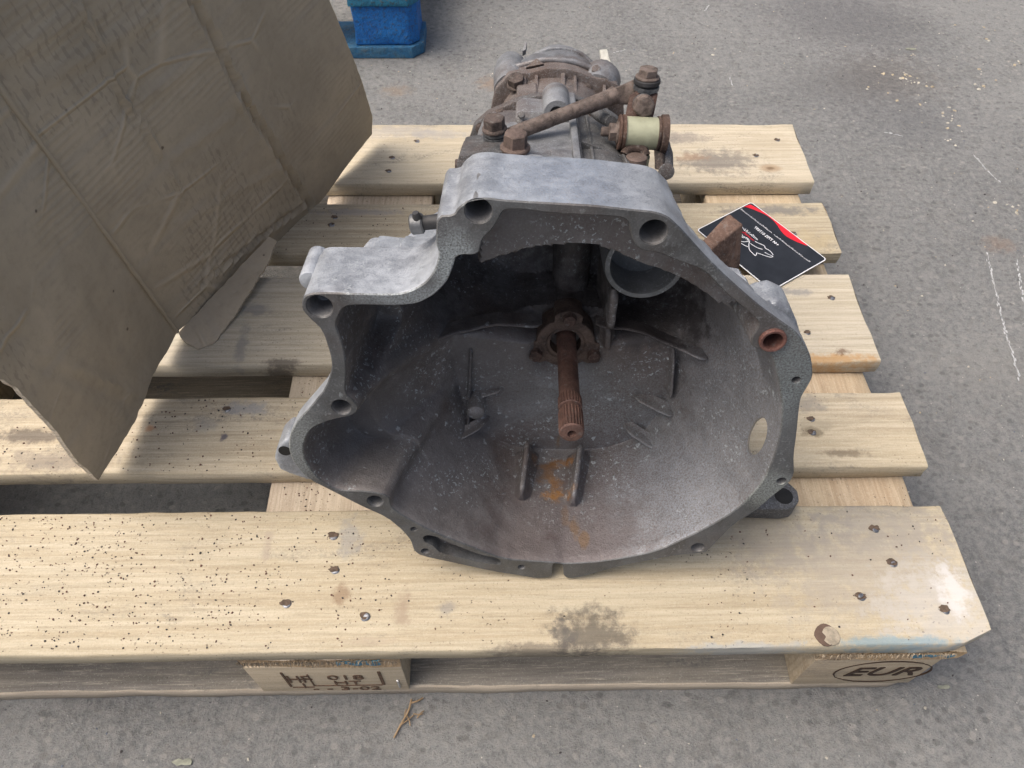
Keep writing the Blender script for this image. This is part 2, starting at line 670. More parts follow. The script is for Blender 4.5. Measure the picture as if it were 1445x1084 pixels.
GREYS = (.11, .105, .10)
F_st = [wst((-0.5241, 0.0343, 0.144), .006, .016, (.30, .23, .17), .7), wst((-0.5806, 0.0514, 0.144), .008, .008, (.24, .16, .10), .8),
        wst((-0.3554, 0.0148, 0.144), .030, .018, (.07, .065, .06), .85), wst((-0.3806, 0.0145, 0.144), .010, .012, (.10, .095, .09), .7), wst((-0.403, 0.0011, 0.144), .035, .005, (.11, .095, .08), .7),
        wst((-0.4848, 0.037, 0.144), .006, .006, (.22, .22, .22), .6), wst((-0.58, 0.1097, 0.144), .011, .016, (.26, .27, .28), .6),
        wst((-0.6556, 0.1026, 0.144), .004, .018, (.36, .30, .24), .6), wst((-0.1783, 0.1029, 0.144), .045, .03, (.34, .30, .24), .55),
        wst((-0.0813, 0.0729, 0.144), .10, .05, (.34, .31, .27), .6), wst((-0.0358, 0.0314, 0.144), .05, .04, (.55, .54, .52), .5),
        wst((-0.0888, 0.0032, 0.144), .05, .004, (.16, .30, .38), .7), wst((-0.2225, 0.0006, 0.144), .045, .0035, (.33, .38, .42), .6),
        wst((-0.02, 0.0479, 0.144), .012, .02, (.7, .7, .7), .6), wst((-0.0599, 0.1203, 0.144), .06, .03, (.27, .255, .23), .5),
        wst((-0.5521, 0.0092, 0.144), .02, .003, (.4, .33, .25), .5)]
B5_st = [wst((-0.1275, 0.682, 0.144), .05, .022, (.14, .13, .125), .8), wst((-0.1697, 0.7367, 0.144), .035, .012, (.20, .18, .17), .7), wst((-0.0437, 0.7193, 0.144), .04, .03, (.42, .36, .26), .5),
         wst((-0.5829, 0.7554, 0.144), .05, .014, (.30, .29, .28), .6), wst((-0.5205, 0.7466, 0.144), .04, .01, (.33, .32, .31), .6), wst((-0.1612, 0.6918, 0.144), .02, .008, (.34, .20, .11), .5)]
B4_st = [wst((-0.07, 0.5772, 0.144), .06, .008, (.14, .14, .14), .8), wst((-0.6163, 0.5762, 0.144), .05, .006, (.25, .24, .235), .7), wst((-0.0281, 0.5178, 0.144), .02, .02, (.42, .34, .2), .5)]
B3_st = [wst((-0.7294, 0.346, 0.144), .006, .03, (.22, .22, .21), .7), wst((-0.7241, 0.4037, 0.144), .02, .008, (.2, .2, .2), .7), wst((-0.6815, 0.3229, 0.144), .016, .006, (.06, .05, .045), .8),
         wst((-0.0571, 0.3245, 0.144), .05, .006, (.45, .24, .07), .75), wst((-0.0771, 0.4277, 0.144), .02, .006, (.22, .22, .22), .8), wst((-0.0421, 0.3348, 0.144), .007, .005, (.12, .06, .03), .9), wst((-0.8011, 0.4123, 0.144), .05, .05, (.40, .42, .34), .4)]
B2_st = [wst((-0.7088, 0.2601, 0.144), .022, .008, (.26, .27, .28), .8), wst((-0.7457, 0.2394, 0.144), .012, .008, (.3, .29, .26), .6), wst((-0.9265, 0.2279, 0.144), .035, .008, (.06, .05, .05), .8),
         wst((-0.1065, 0.2249, 0.144), .012, .005, (.12, .09, .05), .8), wst((-0.1014, 0.2607, 0.144), .018, .009, (.22, .21, .19), .7), wst((-0.0802, 0.1974, 0.144), .02, .004, (.12, .09, .06), .7),
         wst((-0.7239, 0.2241, 0.144), .003, .004, (.05, .05, .09), .9), wst((-0.8869, 0.1974, 0.144), .05, .012, (.16, .14, .13), .6), wst((-0.1007, 0.233, 0.144), .02, .008, (.3, .27, .2), .5), wst((-0.8037, 0.2346, 0.144), .005, .004, (.45, .2, .08), .7)]
WF = wood('front_plank_wood', 0, (.61, .54, .40), (.49, .41, .28), .35, .85, F_st, .45)
W2 = wood('second_plank_wood', 0, (.55, .485, .37), (.42, .355, .255), .5, .8, B2_st, .5)
W3 = wood('middle_plank_wood', 0, (.565, .505, .39), (.44, .38, .27), .5, .5, B3_st, .7)
W4 = wood('fourth_plank_wood', 0, (.53, .47, .36), (.39, .335, .245), .6, .7, B4_st, .8)
W5 = wood('rear_plank_wood', 0, (.575, .515, .40), (.45, .39, .29), .6, .5, B5_st, .5)
WX = wood('cross_board_wood', 1, (.54, .44, .32), (.42, .32, .22), .15, .9, (), .4)
WB = wood('block_wood', 0, (.60, .48, .32), (.46, .35, .21), .25, .4, (), 1.0)
WL = wood('lower_board_wood', 0, (.54, .44, .32), (.40, .32, .24), .5, .2, (), 1.0)
WG = wood('dark_grey_wood', 0, (.22, .20, .18), (.13, .12, .108), .8, .4, (), .6)  # darker grey for the upper faces of the bottom boards
END = endgrain('sawn_end_grain')
YB = [(0.0, .1376), (.1811, .2759), (.3198, .4578), (.4978, .5938), (.6357, .7717)]
mats = [WF, W2, W3, W4, W5]
XR = [.001, .004, -.003, .001, .0015]
planks = []
for i, (a, b) in enumerate(YB):
    planks.append(plank('top_board', PW, XR[i], a, b, .122, .144, mats[i], i + 1, ('R', .030, .012) if i == 0 else None, .0008, emat=END))
for (a, b) in ((-1.2, -1.055), (-.6725, -.5275), (-.145, -.013)):
    plank('cross_board', a, b, .001, .770, .100, .1212, WX, 11 + a, None, .0006, axis=1, emat=END)
for (a, b) in ((0.003, .10), (.3155, .4605), (.677, .769)):
    plank('bottom_board', PW, -.012, a, b, .0005, .022, WL, 21 + a * 9, ('R', .020, .012) if a < .01 else None, 0.0012, emat=END, topmat=WG)


def block(x0, x1, y0, y1, ch=0.0, ev=.0006):
    pts = [(x0, y0), (x1 - ch, y0), (x1, y0 + ch * .7), (x1, y1), (x0, y1)] if ch else [(x0, y0), (x1, y0), (x1, y1), (x0, y1)]
    return prism('block', [Vector((x, y, .0225)) - PI_ for x, y in pts], (0, 0, .077), WB, pallet, .0014, 2, 40)


blocks = []
for (a, b) in ((-1.2, -1.055), (-.6725, -.5275), (-.145, -.010)):
    for (c_, d_) in ((.001, .10), (.3155, .4605), (.677, .769)):
        blocks.append(block(a, b, c_, d_, .016 if (a > -.2 and c_ < .01) else 0))
front_mid, front_right = blocks[3], blocks[6]

# nails: sunk heads with a dark crushed rim
NAIL = plain('nail_steel', (.22, .23, .25), .45, .8, .4, 300)
PIT = plain('nail_pit', (.10, .07, .05), .9, 0, .4, 200)
BIGN = plain('old_wood_plug', (.33, .285, .215), .7, 0, .3, 150)
nl = [(-0.5949, 0.1099, 0.144), (-0.5893, 0.0754, 0.144), (-0.6289, 0.0441, 0.144), (-0.5567, 0.0308, 0.144), (-0.0669, 0.0762, 0.144), (-0.1059, 0.0436, 0.144), (-0.0334, 0.0308, 0.144), (-0.073, 0.1113, 0.144)]
nl2 = [(-0.7268, 0.2593, 0.144), (-0.1026, 0.2403, 0.144), (-0.1055, 0.2231, 0.144)]
nl3 = [(-0.0332, 0.4167, 0.144), (-0.0762, 0.3618, 0.144), (-0.6338, 0.4168, 0.144)]
nl4 = [(-0.6496, 0.5665, 0.144), (-0.6523, 0.5514, 0.144), (-0.0524, 0.5313, 0.144)]
nl5 = [(-0.0287, 0.7311, 0.144), (-0.0674, 0.6946, 0.144), (-0.5514, 0.7298, 0.144), (-0.5842, 0.692, 0.144), (-0.5868, 0.662, 0.144)]
for bi, lst in ((0, nl), (1, nl2), (2, nl3), (3, nl4), (4, nl5)):
    for (x, y, z) in lst:
        p = Vector((x, y, .1438)) - PI_
        s = .85 if bi == 0 else .72
        o = lathe('nail', p - Vector((0, 0, .001)), (rnd.uniform(-.15, .15), rnd.uniform(-.15, .15), 1), [(0, .0048 * s), (.0013, .0048 * s), (.0019, .0040 * s), (.0021, .002 * s)], NAIL, planks[bi], 14, wob=.0006)
        o.scale = (1, 1, 1)
        # crushed hollow: irregular thin dark lens behind the head
        ring = []
        for k in range(14):
            a = 6.283 * k / 14
            r = (.0046 + rnd.uniform(-.0012, .0012)) * s
            ring.append((p.x - .0010 + math.cos(a) * r * 1.25, p.y + .001 + math.sin(a) * r * .8, p.z + .0009))
        prism('nail_hollow', ring, (0, 0, .0004), PIT, planks[bi], 0)
pl = Vector((-0.1441, 0.0083, 0.144)) - PI_
lathe('wood_plug', (pl.x, pl.y, pl.z - .002), (0, 0, 1), [(0, .0085), (.0026, .0085), (.0032, .0078), (.0033, .004)], BIGN, planks[0], 20, wob=.0006)
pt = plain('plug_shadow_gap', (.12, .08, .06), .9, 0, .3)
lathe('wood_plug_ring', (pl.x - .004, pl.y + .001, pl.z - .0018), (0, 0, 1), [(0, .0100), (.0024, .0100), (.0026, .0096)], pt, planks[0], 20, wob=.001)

# burnt marks
BURN = plain('burnt_brown_mark', (.035, .018, .010), .85, 0, .6, 500)


def text_mesh(name, s, size, M, mat, parent, ext=.0002, bold=0.0, shear=0.0, sx=1.0, wob=0.0, sp=1.0):
    cu = bpy.data.curves.new(name, 'FONT')
    cu.body = s
    cu.size = size
    cu.align_x = 'CENTER'
    cu.align_y = 'CENTER'
    cu.extrude = ext
    cu.offset = bold
    cu.shear = shear
    cu.space_character = sp
    cu.resolution_u = 3
    t = bpy.data.objects.new(name, cu)
    C.objects.link(t)
    bpy.context.view_layer.update()
    me = bpy.data.meshes.new_from_object(t.evaluated_get(bpy.context.evaluated_depsgraph_get()))
    bpy.data.objects.remove(t)
    for v in me.vertices:
        c = v.co.copy()
        c.x *= sx
        if wob:
            nn = noise.noise_vector(Vector((c.x * 300, c.y * 300, 0)))
            c.x += nn.x * wob
            c.y += nn.y * wob
        v.co = M @ c
    me.materials.clear()
    me.materials.append(mat)
    return link(name, me, parent, False)


def frame(o, x, y):
    x, y = Vector(x).normalized(), Vector(y).normalized()
    return Matrix.Translation(Vector(o)) @ Matrix((x, y, x.cross(y))).transposed().to_4x4()


FR = frame(Vector((-.069, .0004, .0625)) - PI_, (1, 0, 0), (0, 0, 1))
text_mesh('burnt_letters', 'EUR', .036, FR, BURN, front_right, .0003, .0003, .28, 1.08, .0006)
ring = []
for k in range(64):
    a = 2 * math.pi * k / 64
    ring.append((math.cos(a), math.sin(a)))
v, f = [], []
for (cx, cz) in ring:
    for rr_, yy in ((1, .0012), (1, -.0002), (.92, -.0002), (.92, .0012)):
        wx = .0455 * (rr_ if rr_ == 1 else 1.03)
        wz = .0325 * (rr_ if rr_ == 1 else .955)
        nx = noise.noise(Vector((cx * 9, cz * 9, rr_))) * .0008
        v.append(Vector((-.0680 + cx * wx + nx, 0.0004 + yy, .0625 + cz * wz + nx)) - PI_)
n = 64
for k in range(n):
    for q_ in range(4):
        f.append((k * 4 + q_, k * 4 + (q_ + 1) % 4, ((k + 1) % n) * 4 + (q_ + 1) % 4, ((k + 1) % n) * 4 + q_))
mesh('burnt_oval', v, f, BURN, front_right)
BURN2 = plain('faded_burnt_mark', (.11, .065, .04), .85, 0, .6, 500)
for (s, sz, X_, Z_, sx) in (('HF', .030, -.629, .063, .62), ('018', .019, -.5838, .0672, 1.25), ('HT', .016, -.5845, .0505, 1.3), ('- - 3-02', .015, -.588, .0315, 1.5)):
    text_mesh('burnt_letters', s, sz, frame(Vector((X_, .0004, Z_)) - PI_, (1, 0, 0), (0, 0, 1)), BURN2, front_mid, .0003, .0, 0, sx, .0004)
for (xa, xb, za, zb) in ((-.6420, -.6400, .040, .085), (-.6188, -.6176, .042, .078), (-.5520, -.5490, .043, .084), (-.6176, -.552, .0412, .0424), (-.640, -.6188, .0372, .0384), (-.640, -.616, .0625, .0637), (-.6285, -.6270, .036, .05)):
    boxm('burnt_line', Vector((xa, .0002, za)) - PI_, Vector((xb, .0012, zb)) - PI_, BURN2, front_mid, 0)
# bright staple in the block, splinters under the top board
boxm('staple', Vector((-.5365, -.0007, .035)) - PI_, Vector((-.5345, .0012, .058)) - PI_, plain('bright_staple', (.6, .62, .65), .3, .9), front_mid, .0003)
FUZ = plain('torn_wood_fibre', (.36, .30, .22), .9, 0, .3, 200)
v, f = [], []
for k in range(300):
    x = rnd.choice((rnd.uniform(-.672, -.53), rnd.uniform(-.672, -.53), rnd.uniform(-.145, -.02)))
    l = rnd.uniform(.002, .008)
    z = .1215 + rnd.uniform(-.002, .001)
    y = -.0005 - rnd.uniform(0, .001)
    dx = rnd.uniform(-.002, .002)
    b = len(v)
    w_ = rnd.uniform(.0003, .0009)
    v += [Vector((x - w_, y, z)) - PI_, Vector((x + w_, y, z)) - PI_, Vector((x + dx, y - l * .45, z - l * .8)) - PI_, Vector((x, y - .001, z + .0005)) - PI_]
    f += [(b, b + 1, b + 2), (b + 1, b + 3, b + 2), (b + 3, b, b + 2)]
fz = mesh('splinters', v, f, FUZ, pallet, False, fix=False)
fz['kind'] = 'stuff'
# blue paint smears on cross-board ends
BLU = plain('old_blue_paint', (.06, .20, .29), .6, 0, .5, 200)
for (xa, xb) in ((-.585, -.545), (-.062, -.02)):
    pts = []
    for k in range(9):
        t = k / 8
        pts.append((xa + (xb - xa) * t, -.0004, .1175 - .004 * rnd.random()))
    for k in range(9):
        t = 1 - k / 8
        pts.append((xa + (xb - xa) * t, -.0004, .104 + .009 * rnd.random()))
    prism('paint_smear', [Vector(p) + Vector((0, .0004 if xa < -.3 else 0, 0)) - PI_ for p in pts], (0, .0016, 0), BLU, pallet, 0)

# crumbs on the pallet
sp = []
while len(sp) < 1150:
    x = rnd.uniform(-1.0, -.2)
    y = rnd.uniform(.004, .134)
    if noise.noise(Vector((x * 22, y * 40, 5))) + .55 * noise.noise(Vector((x * 70, y * 110, 5))) > rnd.uniform(-.55, .35) and rnd.random() < max(.05, min(1, (-.45 - x) * 2.6)):
        sp.append((x, y, .1443))
for k in range(420):
    x, y = rnd.uniform(-.95, -.3), rnd.uniform(.184, .272)
    sp.append((x, y, .1443))
for k in range(160):
    sp.append((rnd.uniform(-.85, -.3), rnd.uniform(.503, .59), .1443))
for k in range(60):
    sp.append((rnd.uniform(-.25, -.01), rnd.uniform(.004, .134), .1443))
for k in range(90):
    sp.append((rnd.uniform(-.66, -.53), rnd.choice((rnd.uniform(.14, .18), rnd.uniform(.28, .318))), .1217))
chips('crumbs', sp, (.0003, .0013), [DARKC, BROWNC, BROWNC, DARKC], .5, 'dark rust crumbs scattered over the pallet boards', 'crumbs')

#GEARBOX
# ---------------------------------------------------------------- gearbox
# local axes: x across, y into the gearbox along its shaft, z up the joint face
G0 = empty('gearbox', (-0.381, 0.0635, 0.1455))
GM = Matrix([[0.999391, 0.034137, 0.007256], [-0.034899, 0.977552, 0.207785], [0.0, -0.207912, 0.978148]])
G0.rotation_euler = GM.to_euler()
tag(G0, 'used grey alloy gearbox on the pallet, open bell housing and rusty splined shaft facing front', 'gearbox')

AX = (0.0, .178)
FACE = castalu('machined_joint_face', (.075, .077, .078), (.135, .14, .145), .32, .3, (), .5, .45, 1.0, (
    ((-.085, 0, .335), (.012, .03, .025), (.50, .56, .58), .9), ((-.11, 0, .312), (.04, .03, .008), (.42, .47, .5), .7),
    ((-.215, 0, .175), (.02, .03, .04), (.38, .41, .40), .8), ((.15, 0, .255), (.02, .03, .05), (.36, .42, .43), .6), ((.16, 0, .13), (.02, .03, .02), (.40, .44, .42), .8)), .4, .45)
OUTM = castalu('cast_outer_skin', (.20, .215, .24), (.36, .385, .42), .6, .12, (), .5, .4, .6, (
    ((-.01, .03, .381), (.05, .05, .01), (.24, .30, .40), .6), ((.045, .03, .381), (.03, .05, .01), (.34, .36, .38), .8)), .55)
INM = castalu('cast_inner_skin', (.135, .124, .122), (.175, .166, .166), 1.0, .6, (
    ((-0.0057, 0.1, 0.0568), (.018, .007, .012), (.40, .17, .02), 1.0), ((-0.0087, 0.08, 0.0523), (.013, .014, .012), (.48, .21, .02), .95), ((-0.0035, 0.066, 0.0501), (.014, .009, .014), (.60, .27, .025), 1.0),
    ((0.0041, 0.048, 0.0461), (.0045, .012, .02), (.24, .14, .06), .6), ((0.0131, 0.034, 0.04), (.0045, .010, .02), (.26, .155, .06), .8), ((0.021, 0.023, 0.0315), (.0045, .008, .02), (.26, .155, .06), .8), ((-0.0014, 0.112, 0.0604), (.003, .010, .008), (.22, .13, .04), .8),
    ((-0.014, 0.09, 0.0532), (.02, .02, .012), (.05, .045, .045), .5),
    ((0, .17, .29), (.13, .09, .075), (.05, .045, .043), .7), ((-.13, .06, .24), (.07, .09, .075), (.08, .073, .068), .25), ((-.02, .13, .17), (.10, .05, .06), (.085, .08, .078), .3), ((-.16, .05, .15), (.06, .06, .05), (.075, .07, .066), .3), ((.07, .13, .21), (.045, .04, .03), (.055, .05, .05), .7), ((0, .03, .02), (.11, .07, .035), (.115, .09, .088), .5),  # dark spots paint shade on upper recess, hub, left wall; bottom brown film
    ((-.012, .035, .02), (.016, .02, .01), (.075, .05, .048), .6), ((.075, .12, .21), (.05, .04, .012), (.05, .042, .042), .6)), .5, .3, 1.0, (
    ((.135, .03, .17), (.06, .09, .12), (.30, .34, .39), .55), ((.09, .03, .06), (.08, .09, .05), (.30, .33, .38), .7), ((.03, .11, .11), (.07, .04, .05), (.30, .33, .34), .6),  # paler right wall: oxide plus light painted into the colour
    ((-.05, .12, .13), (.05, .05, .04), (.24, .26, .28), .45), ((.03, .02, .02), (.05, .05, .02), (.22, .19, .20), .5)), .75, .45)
BORE = castalu('bore_metal', (.20, .20, .20), (.30, .30, .31), .3, .3, (), .4, .6, 1, (), .3)
DGREY = castalu('grimy_cast_case', (.05, .05, .05), (.12, .12, .122), .3, .6, (), .6, .3, .6, (), .7)
LGREY = castalu('light_cast_case', (.13, .135, .145), (.24, .25, .265), .4, .6, (), .55, .4, .5, (), .6)
BGREY = castalu('brown_grimed_case', (.065, .052, .048), (.16, .135, .125), .25, .8, (), .7, .25, .6, (), .7)
RUST = rusty('rusty_steel', (.045, .037, .034), (.12, .095, .085))
RUST2 = rusty('brown_rust_bolt', (.095, .070, .060), (.175, .130, .112), .7, .3, 1.4)
RUSTR = rusty('red_brown_shaft', (.095, .056, .048), (.185, .105, .085), .55, .35, 1.5, .35)
RUSTD = rusty('dark_pitted_rod', (.07, .055, .048), (.21, .17, .15), .75, .3, 2.0)
BLK = plain('black_rubber', (.03, .03, .032), .6, 0, .4, 120)
STEEL = plain('dull_washer_steel', (.16, .17, .18), .45, .8, .35, 200)
CREAM = plain('cream_plastic_bush', (.31, .32, .225), .5, 0, .16, 60)

OUTC = [(-0.1883, 0.2995), (-0.187, 0.3072), (-0.1843, 0.3111), (-0.1765, 0.3134), (-0.1431, 0.313), (-0.1235, 0.3133), (-0.1145, 0.3159), (-0.1039, 0.323), (-0.0969, 0.3337), (-0.0941, 0.3452), (-0.096, 0.3508), (-0.0945, 0.371), (-0.0842, 0.3717), (-0.0814, 0.3767), (-0.0745, 0.3822), (-0.065, 0.3838), (-0.0534, 0.3822), (-0.0246, 0.3811), (0.0012, 0.3801), (0.0194, 0.3781), (0.0377, 0.3766), (0.0474, 0.3726), (0.0793, 0.3399), (0.1112, 0.3124), (0.132, 0.2974), (0.1439, 0.2895), (0.1548, 0.2755), (0.1612, 0.264), (0.1657, 0.2492), (0.1643, 0.2394), (0.1623, 0.2295), (0.1645, 0.2148), (0.1691, 0.1907), (0.1722, 0.1698), (0.1787, 0.1465), (0.1754, 0.1345), (0.1675, 0.1221), (0.1575, 0.1021), (0.1429, 0.0839), (0.1351, 0.0647), (0.1279, 0.0464), (0.1234, 0.0437), (0.1015, 0.0398), (0.0799, 0.0318), (0.0494, 0.0201), (0.017, 0.0025), (0.0033, 0.0015), (0.0011, 0.0237), (-0.0079, 0.0255), (-0.0068, 0.0028), (-0.0217, -0.0), (-0.0401, 0.0049), (-0.0616, 0.0095), (-0.0936, 0.0203), (-0.1267, 0.0307), (-0.1322, 0.0378), (-0.1337, 0.052), (-0.1397, 0.0657), (-0.1519, 0.0835), (-0.1731, 0.0986), (-0.187, 0.1103), (-0.2126, 0.1312), (-0.2205, 0.1507), (-0.2211, 0.166), (-0.2172, 0.1817), (-0.2093, 0.1962), (-0.1967, 0.2107), (-0.1822, 0.2304), (-0.1751, 0.2494), (-0.1747, 0.2616), (-0.177, 0.2822), (-0.185, 0.2928)]
INC = [(-0.1667, 0.29), (-0.1603, 0.3024), (-0.1504, 0.3041), (-0.1244, 0.3039), (-0.1101, 0.3059), (-0.0979, 0.3141), (-0.0896, 0.3248), (-0.0855, 0.3366), (-0.0834, 0.3439), (-0.0692, 0.3442), (-0.0672, 0.3554), (-0.0604, 0.3625), (-0.0563, 0.3708), (-0.0538, 0.3761), (-0.0414, 0.3764), (-0.0243, 0.3739), (0.0147, 0.3728), (0.0216, 0.3706), (0.0242, 0.3604), (0.0292, 0.3513), (0.0348, 0.3492), (0.0428, 0.3483), (0.053, 0.3439), (0.0732, 0.3366), (0.0886, 0.3208), (0.1036, 0.3088), (0.1156, 0.2988), (0.1177, 0.2936), (0.1147, 0.2833), (0.1163, 0.276), (0.1298, 0.2701), (0.1337, 0.2658), (0.1428, 0.2446), (0.1514, 0.2204), (0.1559, 0.1963), (0.1575, 0.1694), (0.1556, 0.139), (0.1423, 0.1043), (0.1193, 0.0774), (0.0832, 0.0449), (0.0396, 0.0293), (0.0049, 0.0241), (-0.0086, 0.026), (-0.0526, 0.0292), (-0.0753, 0.0429), (-0.1124, 0.0651), (-0.1466, 0.0948), (-0.1473, 0.1129), (-0.1661, 0.1176), (-0.1901, 0.1177), (-0.2031, 0.1315), (-0.2103, 0.151), (-0.21, 0.1663), (-0.2043, 0.182), (-0.1969, 0.1906), (-0.1824, 0.198), (-0.1686, 0.2018), (-0.1621, 0.2067), (-0.1608, 0.2117), (-0.1636, 0.2184), (-0.1692, 0.2253), (-0.165, 0.2477), (-0.1643, 0.2688), (-0.1673, 0.2859)]
SLOT = [(-0.1232, 0.0579), (-0.1195, 0.0616), (-0.1111, 0.0597), (-0.1028, 0.0531), (-0.0859, 0.0425), (-0.0721, 0.0344), (-0.0581, 0.0306), (-0.0536, 0.0249), (-0.0545, 0.0204), (-0.0652, 0.0215), (-0.0863, 0.0281), (-0.1088, 0.036), (-0.112, 0.0416), (-0.1152, 0.0471), (-0.1219, 0.0511)]


def resample(P, step, sm=1):
    P = [Vector(p) for p in P]
    for _ in range(sm):
        Q = []
        for i in range(len(P)):
            a, b = P[i], P[(i + 1) % len(P)]
            if (b - a).length < .0025:
                Q += [a, b]
            else:
                Q += [a.lerp(b, .2), a.lerp(b, .8)]
        P = Q
    n = len(P)
    L_ = [0]
    for i in range(n):
        L_.append(L_[-1] + (P[(i + 1) % n] - P[i]).length)
    N_ = int(L_[-1] / step)
    out, k = [], 0
    for j in range(N_):
        t = L_[-1] * j / N_
        while L_[k + 1] < t:
            k += 1
        d = L_[k + 1] - L_[k]
        out.append(P[k].lerp(P[(k + 1) % n], (t - L_[k]) / d if d > 1e-9 else 0))
    return out


def area2(P):
    return sum(P[i].x * P[(i + 1) % len(P)].y - P[(i + 1) % len(P)].x * P[i].y for i in range(len(P)))


def inset(P, d):
    """move a counter-clockwise loop inwards by d (2D)"""
    out = []
    n = len(P)
    for i in range(n):
        a, b, c_ = P[i - 1], P[i], P[(i + 1) % n]
        t = (c_ - a).normalized()
        out.append(b + Vector((-t.y, t.x)) * d)
    return out


OP = resample(OUTC, .0028)
IP = resample(INC, .0028)
if area2(OP) < 0:
    OP.reverse()
if area2(IP) < 0:
    IP.reverse()
HOLES = [(-.0691, .3748, .0088, .060, 0), (.0380, .3627, .0090, .060, 0), (.1293, .2825, .0092, .045, 1), (-.1759, .3021, .0094, .045, 0), (-.1737, .2112, .0078, .04, 0),
         (-.1597, .1050, .0072, .035, 0), (.1181, .0520, .0062, .010, 0), (.1700, .1403, .0042, .012, 0), (.1546, .2466, .0034, .012, 0),
         (-.1300, .0689, .0032, .012, 0), (-.1221, .0381, .0040, .012, 0), (-.0358, .0175, .0036, .012, 0)]
FW = .0009     # edge rounding of the joint face


def sstep(a, b, t):
    t = max(0, min(1, (t - a) / (b - a)))
    return t * t * (3 - 2 * t)


def lerp_tab(tab, t):
    for i in range(len(tab) - 1):
        if t <= tab[i + 1][0]:
            a, b = tab[i], tab[i + 1]
            return a[1] + (b[1] - a[1]) * (t - a[0]) / (b[0] - a[0])
    return tab[-1][1]


bm = bmesh.new()


def V3(p, y):
    return bm.verts.new((p[0], y, p[1]))


# front face, triangulated between the outline, the opening, the bolt holes and the slot
loops = [inset(OP, FW), inset(IP, -FW)]
hl = []
for (hx, hz, hr, hd, k) in HOLES:
    n = 28
    hl.append([Vector((hx + math.cos(6.2832 * i / n) * hr, hz + math.sin(6.2832 * i / n) * hr)) for i in range(n)])
sl_ = resample(SLOT, .002)
if area2(sl_) < 0:
    sl_.reverse()
alll = loops + [h[::-1] for h in hl] + [sl_[::-1]]
vv, ee = [], []
for Lp in alll:
    b = len(vv)
    vv += Lp
    ee += [(b + i, b + (i + 1) % len(Lp)) for i in range(len(Lp))]
vo, eo, fo, ov, oe, of = delaunay_2d_cdt(vv, ee, [], 0, 1e-6)
idx = {}
bvs = [V3(p, 0.0) for p in vo]


def inside(P, x, y):
    c_ = False
    j = len(P) - 1
    for i in range(len(P)):
        if (P[i].y > y) != (P[j].y > y) and x < (P[j].x - P[i].x) * (y - P[i].y) / (P[j].y - P[i].y) + P[i].x:
            c_ = not c_
        j = i
    return c_


for t in fo:
    cx = sum(vo[i].x for i in t) / len(t)
    cy = sum(vo[i].y for i in t) / len(t)
    if not inside(loops[0], cx, cy) or inside(loops[1], cx, cy) or inside(sl_, cx, cy):
        continue
    if any((cx - h[0]) ** 2 + (cy - h[1]) ** 2 < (h[2] * .995) ** 2 for h in HOLES):
        continue
    try:
        ff = bm.faces.new([bvs[i] for i in t])
        ff.material_index = 0
    except ValueError:
        pass


def strip(r0, r1, mi):
    n = len(r0)
    for i in range(n):
        try:
            q_ = bm.faces.new((r0[i], r0[(i + 1) % n], r1[(i + 1) % n], r1[i]))
            q_.material_index = mi
        except ValueError:
            pass


# hole walls
for h, (hx, hz, hr, hd, k) in zip(hl, HOLES):
    ch = .0008
    r0 = [V3(p, 0) for p in h]
    r1 = [V3(Vector((hx, hz)) + (p - Vector((hx, hz))) * .94, ch) for p in h]
    r2 = [V3(Vector((hx, hz)) + (p - Vector((hx, hz))) * .92, hd) for p in h]
    strip(r0, r1, 0)
    strip(r1, r2, 3)
    if hd < .04:
        q_ = bm.faces.new(r2)
        q_.material_index = 3
    else:
        q_ = bm.faces.new(r2)
        q_.material_index = 3
r0 = [V3(p, 0) for p in sl_]
r1 = [V3(p, .0115) for p in inset(sl_, .0008)]
strip(r0, r1, 0)
cen = bm.faces.new(r1)
cen.material_index = 2


# outer skin
def hold(p):
    h = .016
    top = sstep(.352, .366, p.y) * (1 if -.10 < p.x < .06 else 0)
    h = max(h, .016 + .052 * top)
    if p.x < -.088 and p.y > .30:
        h = max(h, .058 * sstep(.296, .306, p.y))
    if p.x > .128 and p.y > .27 and p.x < .15:
        h = max(h, .03)
    return h


def back(p):
    d = p - Vector((-.012, .178))
    a = math.atan2(d.y, d.x)
    ru, rv = .088, .105 if d.y > 0 else .085
    e = 3.2
    r = 1 / ((abs(math.cos(a)) / ru) ** e + (abs(math.sin(a)) / rv) ** e) ** (1 / e)
    return Vector((-.012, .178)) + Vector((math.cos(a), math.sin(a))) * r


def ridge(x):
    return .2035 - .020 * min(1, abs(x + .005) / .11) ** 1.5


# inner cavity as a field of depth over the opening
def rb(a):
    """radius where the back wall starts, by direction"""
    s_, c_ = math.sin(a), math.cos(a)
    lo = .128
    side = .099
    r = 1 / ((abs(c_) / side) ** 3 + (abs(s_) / (lo if s_ < 0 else .125)) ** 3) ** (1 / 3)
    return r


